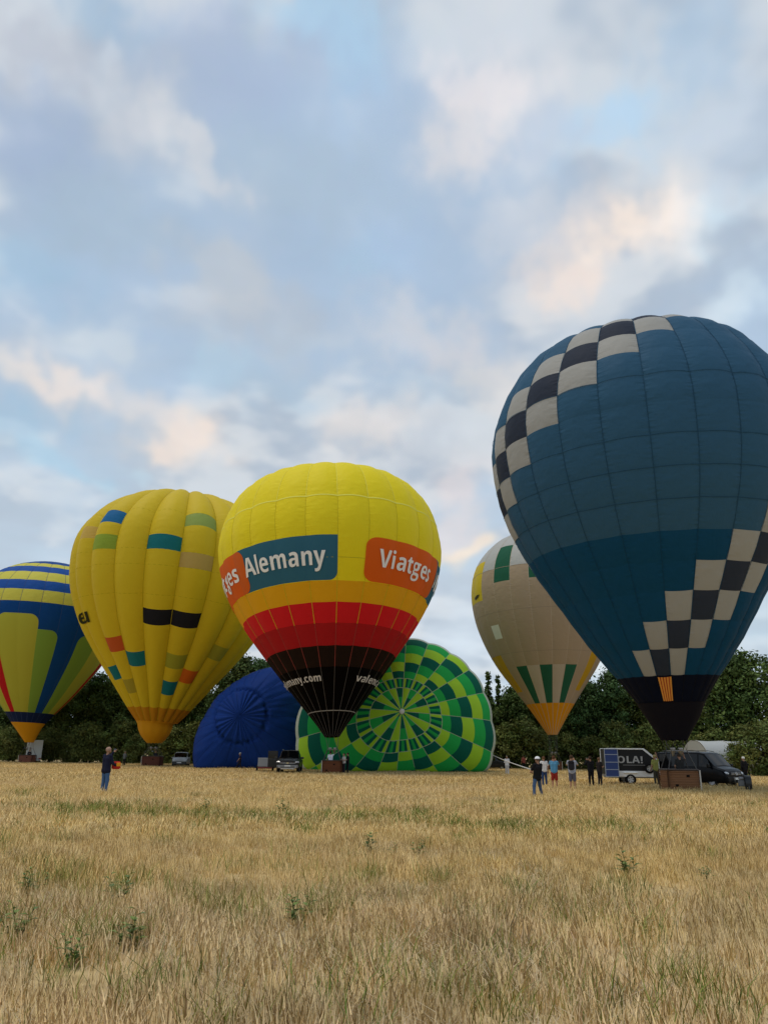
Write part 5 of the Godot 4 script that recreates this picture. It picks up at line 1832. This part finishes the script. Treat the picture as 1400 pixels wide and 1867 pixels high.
func build_trees() -> void:
	var bark := mat(0.06, 0.045, 0.03, 0.95)
	var leafy := tinted_mat(0.75, 0.25)
	var broad := []
	for i in 5:
		broad.append(tree_shape(i, 13.0, 7.5, 0.13, false, 125, 0.23, [Color(0.075, 0.11, 0.036), Color(0.06, 0.105, 0.042), Color(0.1, 0.125, 0.036), Color(0.068, 0.092, 0.03), Color(0.085, 0.13, 0.045)][i]))
	var spires := [tree_shape(20, 13.0, 2.3, 0.1, true, 62, 0.18), tree_shape(21, 13.0, 2.8, 0.1, true, 66, 0.18)]
	var bushes := []
	for i in 4:
		bushes.append(tree_shape(40 + i, 5.5, 5.6, 0.04, false, 78, 0.19, Color(0.12, 0.14, 0.045)))
	var open := tree_shape(60, 13.0, 8.0, 0.16, false, 62, 0.22, Color(0.09, 0.13, 0.04))
	var proto := {}
	var zones := [
		[-48.0, "behind the striped balloon", []], [-36.0, "right of the striped balloon", []], [-24.0, "behind the patched balloon", []], [-13.0, "above the blue lying envelope", []],
		[2.0, "behind the Alemany balloon", []], [13.0, "behind the green lying balloon", []], [18.5, "right of the green balloon", []], [28.0, "behind the cream balloon", []], [37.5, "left of the blue chequered cone", []], [43.0, "behind the blue chequered cone", []], [90.0, "right of the blue chequered cone", []],
	]
	var plan := [[-64, 12.8], [-59, 12.8], [-54.4, 13.5], [-49.6, 13.4], [-45.4, 13.7], [-42, 14.2], [-38, 12.2], [-33, 11.3], [-28.7, 12.5], [-24.4, 13.7], [-21, 16.0], [-18.2, 15.2], [-14.2, 13.0], [-10, 11.5], [-4.4, 11.5], [0.4, 12.2], [5.8, 12.6], [10.4, 12.1], [14.1, 10.6], [15.2, 13.6, 1], [16.7, 13.0, 2], [18.7, 11.2], [21.2, 10.2], [25.2, 11.2], [28.6, 11.6], [30.6, 13.0, 1], [32.1, 13.2], [34.7, 11.3], [38.2, 12.2], [41.2, 13.2], [44.2, 14.7, 3], [46.6, 15.1], [49.2, 15.4, 3], [52.6, 14.8, 3], [56.0, 14.0]]
	rng.seed = 77
	var all := []
	for p in plan:
		var kind: int = p[2] if p.size() > 2 else 0
		all.append({"x": float(p[0]), "z": -116.5 + 0.22 * float(p[0]) + rng.randf_range(-1.0, 1.0), "h": float(p[1]), "kind": ["tree", "spire", "spire", "open"][kind], "row": 0})
	for i in 24:
		var x := -66.0 + i * 5.0 + rng.randf_range(-1.2, 1.2)
		if x > 41.0:
			continue
		all.append({"x": x, "z": -125.0 + 0.22 * x + rng.randf_range(-2.0, 2.0), "h": rng.randf_range(9.5, 11.0), "kind": "tree", "row": 1})
	for i in 40:
		var x := -62.0 + i * 2.9 + rng.randf_range(-0.8, 0.8)
		all.append({"x": x, "z": -111.0 + 0.22 * x + rng.randf_range(-1.2, 1.2), "h": rng.randf_range(4.0, 6.2), "kind": "bush", "row": 2})
	for q in [[33.4, -76.0, 3.0], [35.2, -74.0, 4.6], [37.6, -74.5, 4.2], [40.0, -74.0, 5.0]]:
		all.append({"x": q[0], "z": q[1], "h": q[2], "kind": "bush", "row": 3})
	all.sort_custom(func(a, b): return a.x < b.x)
	var tally := {}
	var ordinal := ["first", "second", "third", "fourth", "fifth", "sixth", "seventh", "eighth", "ninth", "tenth", "eleventh", "twelfth", "thirteenth", "fourteenth"]
	for d in all:
		var zone := ""
		for z in zones:
			if d.x < z[0]:
				zone = z[1]
				break
		var sort: String = {"tree": "dense dark tree", "spire": "narrow pointed tree", "open": "airy tall tree", "bush": "olive green bush"}[d.kind]
		if d.row == 1: sort = "lower rear tree"
		if d.row == 3: sort = "leafy greenhouse bush"
		var key := sort + zone
		tally[key] = tally.get(key, -1) + 1
		var label := "%s %s from the left, %s" % [ordinal[tally[key]], sort, zone]
		var shape: Array
		match d.kind:
			"spire": shape = spires[rng.randi() % 2]
			"open": shape = open
			"bush": shape = bushes[rng.randi() % 4]
			_: shape = broad[rng.randi() % 5]
		var o := thing("bush" if d.kind == "bush" else "tree", label, "bush" if d.kind == "bush" else "tree", Vector3(d.x, 0, d.z), rng.randf() * TAU, "bushes along the field edge" if d.kind == "bush" else "trees along the field edge")
		var s: float = d.h / (5.5 if d.kind == "bush" else 13.0)
		o.scale = Vector3(s * rng.randf_range(0.95, 1.15), s, s * rng.randf_range(0.95, 1.15))
		part("trunk", shape[0], bark, o)
		part("crown", shape[1], leafy, o)


# one clump of dry stalks
func tuft(key: int, stalks: int, spread: float, tall: float, thick: float, lean: float, ears: bool) -> ArrayMesh:
	rng.seed = 300 + key
	var b := MB.new()
	b.tinted = true
	for i in stalks:
		var tone := rng.randf_range(0.68, 1.32)
		b.tint = Color(tone, tone * rng.randf_range(0.94, 1.04), tone * rng.randf_range(0.85, 1.1))
		var a := rng.randf() * TAU
		var d := spread * sqrt(rng.randf())
		var p := Vector3(cos(a) * d, -0.01, sin(a) * d)
		var h := tall * rng.randf_range(0.55, 1.15)
		var dir := Vector3(rng.randfn() * lean, 1, rng.randfn() * lean).normalized()
		var tip := p + dir * h + Vector3(rng.randfn(), 0, rng.randfn()) * h * lean * 0.8
		var mid := p + dir * h * 0.55
		var yaw := rng.randf() * PI
		var w := Vector3(cos(yaw), 0, sin(yaw)) * thick * rng.randf_range(0.6, 1.3)
		var n := (Vector3(-sin(yaw), 0, cos(yaw)) * rng.randf_range(-0.9, 0.9) + Vector3(0, 0.8, 0)).normalized()
		b.tri(p - w, p + w, mid + w * 0.8, n, n, n)
		b.tri(p - w, mid + w * 0.8, mid - w * 0.8, n, n, n)
		b.tri(mid - w * 0.8, mid + w * 0.8, tip, n, n, n)
		if ears and i % 4 == 0:
			var e := (tip - mid).normalized() * 0.05
			b.tri(tip - e * 0.2 - w, tip - e * 0.2 + w, tip + e, n, n, n)
	return b.mesh()


func scatter(called: String, label: String, shape: ArrayMesh, places: Array, cols: PackedColorArray, rough := 0.9) -> void:
	var mm := MultiMesh.new()
	mm.transform_format = MultiMesh.TRANSFORM_3D
	mm.use_colors = true
	mm.mesh = shape
	mm.instance_count = places.size()
	for i in places.size():
		mm.set_instance_transform(i, places[i])
		mm.set_instance_color(i, cols[i])
	var o := MultiMeshInstance3D.new()
	o.name = numbered(called)
	o.multimesh = mm
	o.material_override = tinted_mat(rough, 0.3)
	add_child(o)
	tag(o, label, "grass", "", "stuff")


var patch_noise := FastNoiseLite.new()
var fine_noise := FastNoiseLite.new()

func straw_at(x: float, z: float) -> Color:
	var n := patch_noise.get_noise_2d(x, z * 1.6)
	var f := fine_noise.get_noise_2d(x, z)
	var near := 1.0 - smoothstep(8.0, 14.0, -z)
	var c := Color(0.8, 0.6, 0.27)
	c = c.lerp(Color(0.8, 0.61, 0.34), clampf(near * 0.75 + n * 1.2, 0.0, 1.0))
	c = c.lerp(Color(0.4, 0.37, 0.13), clampf((f - 0.28) * 1.2, 0.0, 0.25) * (0.35 + 0.65 * near))
	c = c.lerp(Color(0.72, 0.58, 0.33), clampf(-f * 1.3 - 0.15, 0.0, 0.6))
	c = c.lerp(Color(0.38, 0.31, 0.18), clampf((patch_noise.get_noise_2d(x * 3.0 + 200.0, z * 5.0) - 0.12) * 1.8, 0.0, 0.5) * (0.4 + 0.6 * near))
	return c * rng.randf_range(0.72, 1.16)


func build_grass() -> void:
	patch_noise.seed = 5
	patch_noise.frequency = 0.09
	patch_noise.fractal_octaves = 3
	fine_noise.seed = 9
	fine_noise.frequency = 0.45
	fine_noise.fractal_octaves = 2
	var near_a := tuft(1, 40, 0.24, 0.205, 0.005, 0.15, true)
	var near_b := tuft(2, 34, 0.26, 0.17, 0.005, 0.6, false)
	var middle := tuft(3, 34, 0.36, 0.175, 0.0075, 0.22, true)
	var distant := tuft(4, 44, 0.95, 0.2, 0.016, 0.3, false)
	var zones := [[3.2, 16.0, 28.0], [16.0, 44.0, 9.0], [44.0, 116.0, 2.2]]
	for zi in 3:
		rng.seed = 40 + zi
		var z0: float = zones[zi][0]
		var z1: float = zones[zi][1]
		var dens: float = zones[zi][2]
		var a := []
		var ac := PackedColorArray()
		var b := []
		var bc := PackedColorArray()
		var count := int(dens * (0.62 * (z1 * z1 - z0 * z0) + 4.0 * (z1 - z0)))
		for i in count:
			var z := sqrt(lerpf(z0 * z0, z1 * z1, rng.randf()))
			var x := rng.randf_range(-1.0, 1.0) * (0.62 * z + 2.0)
			var n := patch_noise.get_noise_2d(x * 2.0 + 40.0, -z * 2.0)
			var s := rng.randf_range(0.75, 1.2) * (1.0 + 0.6 * n)
			var t := Transform3D(Basis(Vector3.UP, rng.randf() * TAU).scaled(Vector3(s, s * rng.randf_range(0.8, 1.2), s)), Vector3(x, 0, -z))
			var c := straw_at(x, -z)
			if zi == 0 and rng.randf() < 0.38 + 0.5 * n:
				b.append(t)
				bc.append(c.lerp(Color(0.66, 0.57, 0.4), 0.6))
			else:
				a.append(t)
				ac.append(c)
		if zi == 0:
			scatter("stubble", "upright dry stalks of the stubble nearest the camera", near_a, a, ac)
			scatter("leaning_straw", "greyish broken straw leaning among the near stubble", near_b, b, bc)
		else:
			scatter("stubble", "dry golden stubble across the middle of the field" if zi == 1 else "pale dry stubble far out under the balloons", middle if zi == 1 else distant, a, ac)
	# green grass growing through
	var blades := tuft(6, 18, 0.2, 0.36, 0.004, 0.3, false)
	var low := tuft(7, 14, 0.34, 0.32, 0.009, 0.35, false)
	rng.seed = 61
	for far in 2:
		var g := []
		var gc := PackedColorArray()
		var spots := [[-4.3, -10.5, 0.5, 16], [-3.1, -9.7, 0.5, 14], [-0.8, -8.9, 0.7, 20], [-2.7, -7.2, 0.5, 14], [-2.2, -7.6, 0.4, 12], [-2.0, -8.8, 0.5, 10], [-3.4, -8.0, 0.4, 12], [1.0, -5.9, 0.6, 22], [1.7, -8.7, 0.6, 14], [2.4, -5.9, 0.6, 18], [2.8, -9.4, 0.7, 14], [-1.4, -6.2, 0.6, 12], [0.4, -7.4, 0.6, 10]] if far == 0 else [[-9.7, -23.7, 1.4, 26], [-7.7, -23.3, 1.4, 26], [-5.9, -21.9, 1.3, 26], [-4.1, -20.9, 1.3, 34], [-3.0, -20.1, 1.3, 34], [-2.0, -21.1, 1.2, 24], [-1.0, -22.1, 1.3, 24], [0.5, -21.1, 1.2, 26], [1.5, -19.9, 1.1, 26], [2.7, -18.9, 1.1, 34], [4.0, -19.2, 1.1, 30], [5.2, -19.0, 1.2, 20], [-6.5, -26.0, 2.0, 16], [2.0, -27.0, 3.0, 16]]
		for i in (70 if far == 0 else 50):
			var z := rng.randf_range(4.5, 15.0) if far == 0 else rng.randf_range(15.0, 34.0)
			spots.append([rng.randf_range(-0.6, 0.6) * z, -z, rng.randf_range(0.15, 0.4) * (1.0 if far == 0 else 2.2), rng.randi_range(2, 7)])
		for s in spots:
			for i in int(s[3] * (0.75 if far == 0 else 1.2)):
				var p := Vector3(s[0] + rng.randfn() * s[2] * 0.8, 0, s[1] + rng.randfn() * s[2] * 0.75)
				var k := rng.randf_range(0.6, 1.15)
				g.append(Transform3D(Basis(Vector3.UP, rng.randf() * TAU).scaled(Vector3(k, k, k)), p))
				gc.append(Color(0.1, 0.18, 0.03).lerp(Color(0.28, 0.29, 0.07), rng.randf()) * rng.randf_range(0.8, 1.2))
		scatter("green_grass", "tufts of green grass growing through the near stubble" if far == 0 else "band of green grass across the middle of the field", blades if far == 0 else low, g, gc)


func build_weeds() -> void:
	var spots := [[0.6, -13.6, 0.34, "leafy green weed standing right of the field's middle"], [-0.2, -13.8, 0.4, "tall thin weed left of the leafy green weed"], [0.2, -13.4, 0.26, "small low weed between the two taller weeds"], [-2.8, -23.6, 0.42, "far weed sticking up from the green grass band"], [4.4, -11.4, 0.24, "small weed by itself at the far right"], [3.5, -11.8, 0.42, "tall pale weed right of the field's middle"], [-0.8, -8.3, 0.34, "broad dark weed low in the middle foreground"], [-2.9, -9.4, 0.36, "upright weed left of the middle foreground"], [-4.1, -10.0, 0.3, "bushy weed at the left edge of the field"], [-3.2, -7.6, 0.32, "nearest weed at the left edge"], [-2.4, -6.8, 0.26, "low spreading weed in the left foreground"], [-2.1, -7.3, 0.36, "tall weed in the left foreground"], [-5.1, -23.7, 0.4, "far weed at the left in the green band"]]
	rng.seed = 15
	var green := mat(0.075, 0.13, 0.022, 0.7)
	var lighter := mat(0.13, 0.19, 0.03, 0.7)
	var stem_m := mat(0.1, 0.13, 0.04, 0.8)
	for s in spots:
		var o := thing("weed", s[3], "weed", Vector3(s[0], 0, s[1]), rng.randf() * TAU, "green weeds in the stubble")
		for st in 4:
			var h: float = s[2] * 0.9 * rng.randf_range(0.65, 1.1)
			var foot := Vector3(rng.randfn(), 0, rng.randfn()) * 0.04
			var tip := foot + Vector3(rng.randfn() * 0.3, 1, rng.randfn() * 0.3).normalized() * h
			var b := MB.new()
			b.tube([foot, foot.lerp(tip, 0.5) + Vector3(0.01, 0, 0), tip], [0.005, 0.004, 0.002], 5)
			part("stem", b, stem_m, o)
			for k in 6:
				var at := foot.lerp(tip, 0.25 + 0.15 * k)
				var a := k * 2.4 + st
				var dir := Vector3(cos(a), 0.45, sin(a)).normalized()
				var side := dir.cross(Vector3.UP).normalized()
				var l: float = s[2] * 0.42 * (1.1 - 0.1 * k)
				var lf := MB.new()
				lf.sheet([PackedVector3Array([at, at, at]), PackedVector3Array([at + dir * l * 0.45 - side * l * 0.24 + Vector3(0, 0.008, 0), at + dir * l * 0.45, at + dir * l * 0.45 + side * l * 0.24 + Vector3(0, 0.008, 0)]), PackedVector3Array([at + dir * l * 0.98 - side * 0.002 - Vector3(0, l * 0.15, 0), at + dir * l - Vector3(0, l * 0.16, 0), at + dir * l * 0.98 + side * 0.002 - Vector3(0, l * 0.15, 0)])], false, Vector3.UP)
				part("leaf", lf, green if k % 2 == 0 else lighter, o)


# ---------------------------------------------------------------- sky
# broken cloud sheets and the brighter banks among them: azimuth, elevation, half width, half height, tilt (degrees), colour, strength
func banks() -> Array:
	return [
		[-25.5, 47.3, 2.9, 1.4, 0, "9bbcd9", 0.70], [-6.4, 50.1, 3.8, 1.8, 0, "a8cfec", 0.80], [-3.6, 47.6, 1.4, 2.2, 0, "a0c4e4", 0.60], [-27.7, 32.0, 2.7, 2.1, 0, "9fc2df", 0.70],
		[-2.1, 35.4, 2.3, 1.5, 0, "a3c6e2", 0.50], [20.2, 42.7, 3.0, 1.9, 0, "aed2f0", 0.80], [27.0, 45.5, 2.5, 2.4, 0, "a3c2e0", 0.60], [26.9, 35.5, 2.3, 1.3, 25, "c3e3f8", 0.60],
		[28.0, 30.3, 2.3, 1.8, 25, "d4e8f5", 0.60], [0.7, 36.6, 1.5, 2.6, 0, "a3bfe0", 0.50], [-26.5, 21.7, 3.1, 1.5, 0, "9fc3df", 0.70], [-24.2, 19.2, 2.8, 0.9, -20, "a6d0ea", 0.60],
		[-13.6, 28.2, 1.9, 1.4, 0, "b0d2e8", 0.50], [-10.0, 26.6, 4.4, 1.6, -15, "a9c6de", 0.50], [-18.5, 19.0, 1.9, 0.6, -20, "bfe0f2", 0.50], [3.5, 26.2, 4.0, 1.6, 0, "b0cbe2", 0.50],
		[-14.8, 46.6, 5.6, 2.8, 0, "a8bbdb", 0.60], [-29.7, 39.3, 3.2, 2.9, 0, "9fb4d4", 0.70], [-30.6, 44.4, 2.8, 2.0, 0, "b0b8c8", 0.60], [-23.2, 35.9, 4.2, 2.4, 0, "a3b9cd", 0.60],
		[-7.2, 40.6, 5.6, 2.8, 0, "a6bcd0", 0.60], [-10.7, 31.2, 5.1, 1.9, 0, "b3bdca", 0.60], [14.6, 43.4, 2.1, 2.0, 30, "b4c3da", 0.50], [-21.3, 22.9, 4.4, 1.5, -20, "b3c2d2", 0.60],
		[3.5, 21.8, 2.8, 2.0, 0, "b5c1d0", 0.60], [-25.5, 15.4, 3.5, 1.9, 0, "b8cbdd", 0.60], [-24.3, 45.0, 0.9, 1.5, 0, "c3d1e0", 0.70], [-22.7, 42.7, 2.0, 1.7, -30, "c5cbd6", 0.60],
		[-19.4, 42.4, 2.4, 1.3, -30, "d2d6dd", 0.80], [-15.4, 40.4, 2.2, 1.1, -35, "cbd0d8", 0.70], [-14.2, 33.8, 3.4, 1.8, -20, "c0c6cd", 0.60], [8.9, 46.2, 3.5, 2.6, 20, "e4e0e4", 0.85],
		[7.2, 43.0, 2.7, 2.2, 20, "e1dddf", 0.75], [10.1, 48.8, 5.1, 1.5, 0, "c0cedd", 0.50], [15.2, 35.0, 4.0, 2.2, 25, "e3d8d4", 0.70], [20.7, 36.4, 3.4, 1.7, 20, "f6e6da", 0.95],
		[24.1, 36.1, 1.7, 2.1, 0, "f0ecea", 0.60], [15.3, 33.3, 1.8, 1.3, 25, "ecdcd3", 0.70], [11.7, 37.9, 4.0, 2.1, 0, "d0d4dc", 0.50], [29.8, 40.4, 3.0, 3.5, 0, "bccfe4", 0.60],
		[-22.4, 27.7, 2.5, 1.7, 0, "cdd7de", 0.60], [-25.0, 24.6, 3.2, 1.0, -18, "eadfd9", 0.85], [-28.5, 25.0, 2.0, 0.9, -10, "e0dcda", 0.70], [-15.8, 22.1, 2.4, 1.7, -10, "f0dfd3", 0.95],
		[-18.6, 23.7, 3.0, 1.4, -25, "d8d4d4", 0.60], [-11.5, 18.9, 4.8, 1.8, 0, "c8d2dc", 0.50], [-6.6, 29.5, 4.0, 1.4, 10, "bccad8", 0.50], [2.6, 31.3, 3.6, 1.6, -10, "ced3dc", 0.60],
		[5.8, 29.3, 3.2, 1.6, -20, "d5d2d6", 0.60], [8.9, 26.8, 2.4, 1.6, -20, "dcd8d6", 0.60], [-0.5, 24.2, 3.2, 1.7, 25, "dddadb", 0.75], [-2.7, 22.9, 2.2, 1.4, 20, "dfdad8", 0.50],
		[6.0, 19.3, 2.4, 2.0, 20, "dfd6d8", 0.70], [6.3, 14.8, 1.7, 1.0, 0, "f6e4d0", 0.85], [4.3, 16.5, 2.4, 1.4, 20, "e3dadb", 0.60], [5.8, 10.0, 2.4, 2.4, 0, "cddcea", 0.70],
		[26.2, 8.9, 1.9, 2.9, 0, "bfd7e8", 0.70], [18.1, 6.6, 2.9, 1.9, 0, "dce8ee", 0.80], [7.4, 7.2, 2.4, 2.3, 0, "d0e0ee", 0.70]
		,
	]


func sky_picture() -> ImageTexture:
	var w := 2048
	var h := 1024
	var im := Image.create(w, h, false, Image.FORMAT_RGB8)
	im.fill(Color8(150, 138, 110))
	var big := FastNoiseLite.new()
	big.seed = 11
	big.frequency = 0.9
	big.fractal_octaves = 5
	big.fractal_gain = 0.52
	var wisp := FastNoiseLite.new()
	wisp.seed = 23
	wisp.frequency = 3.2
	wisp.fractal_octaves = 4
	var warp := FastNoiseLite.new()
	warp.seed = 31
	warp.frequency = 0.06
	warp.fractal_octaves = 3
	var list := []
	for b in banks():
		var a := deg_to_rad(b[4])
		list.append([b[0], b[1], b[2], b[3], cos(a), sin(a), Color(b[5]), b[6]])
	for y in 516:
		var el := 90.0 - 180.0 * (y + 0.5) / h
		var e := deg_to_rad(el)
		var flat := 1.0 / (maxf(sin(e), 0.0) + 0.16)
		var near: Array = list.filter(func(b): return absf(el - b[1]) < 3.0 * maxf(b[2], b[3]) + 4.0)
		for x in w:
			var az := 360.0 * (x + 0.5) / w
			if az > 180.0:
				az -= 360.0
			var a := deg_to_rad(az)
			var px := sin(a) * cos(e) * flat
			var pz := -cos(a) * cos(e) * flat
			var n := big.get_noise_2d(px, pz)
			var m := wisp.get_noise_2d(px + 4.0, pz)
			var cover := smoothstep(-0.3, 0.25, n + 0.3 * m)
			var blue := Color(0.645, 0.752, 0.872).lerp(Color(0.78, 0.865, 0.93), smoothstep(35.0, 4.0, el))
			var grey := Color(0.685, 0.74, 0.805).lerp(Color(0.82, 0.84, 0.86), smoothstep(-0.1, 0.4, m + n * 0.6))
			var c := blue.lerp(grey, 0.18 + cover * 0.66)
			if absf(az) < 42.0 and el < 58.0:
				var dx := 2.6 * warp.get_noise_2d(az * 3.0, el * 3.0 + 60.0) + 0.35 * m
				var dy := 1.9 * warp.get_noise_2d(az * 3.0 + 90.0, el * 3.0) + 0.25 * m
				var fray := wisp.get_noise_2d(az * 0.06 + 9.0, el * 0.085) * 0.3 + wisp.get_noise_2d(az * 0.2, el * 0.3 + 5.0) * 0.1
				for b in near:
					var ux: float = (az + dx - b[0]) * cos(e)
					var uy: float = el + dy - b[1]
					var qx: float = (ux * b[4] + uy * b[5]) / b[2]
					var qy: float = (uy * b[4] - ux * b[5]) / b[3]
					var r := qx * qx + qy * qy
					if r < 6.0:
						c = c.lerp(b[6], b[7] * smoothstep(-0.05, 1.0, exp(-r * 0.75) * (1.0 + fray) + 0.25 * fray * exp(-r * 0.3)))
			var lum := c.get_luminance()
			c = c.lerp(Color(lum * 1.01, lum, lum * 0.995), 0.13) * (1.02 + 0.035 * m)
			im.set_pixel(x, y, c)
	return ImageTexture.create_from_image(im)



func _ready() -> void:
	var cam := Camera3D.new()
	cam.name = "camera"
	cam.position = EYE
	cam.rotation_degrees = Vector3(17.55, 0, 0.6)
	cam.fov = 67.32
	cam.near = 0.1
	cam.far = 6000.0
	add_child(cam)
	cam.current = true

	var env := Environment.new()
	env.background_mode = Environment.BG_SKY
	var sky := Sky.new()
	var pano := PanoramaSkyMaterial.new()
	pano.panorama = sky_picture()
	pano.energy_multiplier = 1.0
	sky.sky_material = pano
	env.sky = sky
	env.tonemap_mode = Environment.TONE_MAPPER_LINEAR
	env.tonemap_exposure = 1.0
	env.sdfgi_enabled = true
	env.ssao_enabled = true
	env.ssil_enabled = true
	var we := WorldEnvironment.new()
	we.name = "environment"
	we.environment = env
	add_child(we)

	var sun := DirectionalLight3D.new()
	sun.name = "sun"
	sun.light_energy = 0.5
	sun.light_color = Color(1.0, 0.94, 0.85)
	sun.light_angular_distance = 30.0
	sun.shadow_enabled = true
	add_child(sun)
	sun.look_at_from_position(Vector3(-35, 110, 5), Vector3.ZERO)

	pucker = pucker_picture()

	build_ground()
	build_trees()
	build_tunnel()
	build_main()
	build_blue()
	build_patched()
	build_cream()
	build_striped()
	build_green()
	build_lying_blue()
	build_van()
	build_trailer()
	build_pickup()
	build_small_trailer()
	build_truck()
	build_car("parked_car", "silver car partly hidden by the blue lying envelope", Vector3(-24.6, 0, -99.5), 8, 0.36, 0.38, 0.39)
	build_car("parked_car", "small dark car far off right of the green balloon", Vector3(14.3, 0, -104), 70, 0.02, 0.022, 0.025)
	build_fan()
	build_rope()
	build_people()
	build_grass()
	build_weeds()


func build_ground() -> void:
	var m := StandardMaterial3D.new()
	m.roughness = 0.95
	m.metallic_specular = 0.2
	var tex := NoiseTexture2D.new()
	tex.width = 1024
	tex.height = 1024
	tex.seamless = true
	var n := FastNoiseLite.new()
	n.seed = 8
	n.frequency = 0.02
	n.fractal_octaves = 5
	tex.noise = n
	var ramp := Gradient.new()
	ramp.offsets = PackedFloat32Array([0.0, 0.35, 0.6, 1.0])
	ramp.colors = PackedColorArray([Color(0.28, 0.21, 0.11).linear_to_srgb(), Color(0.46, 0.345, 0.17).linear_to_srgb(), Color(0.54, 0.41, 0.21).linear_to_srgb(), Color(0.6, 0.47, 0.25).linear_to_srgb()])
	tex.color_ramp = ramp
	m.albedo_texture = tex
	m.uv1_triplanar = true
	m.uv1_world_triplanar = true
	m.uv1_scale = Vector3(0.16, 0.16, 0.16)
	var b := MB.new()
	var s := 2500.0
	b.quad(Vector3(-s, 0, -s), Vector3(s, 0, -s), Vector3(s, 0, s), Vector3(-s, 0, s), Vector3.UP)
	var g := part("ground", b, m, self)
	tag(g, "flat dry stubble field reaching to the trees", "ground", "", "structure")
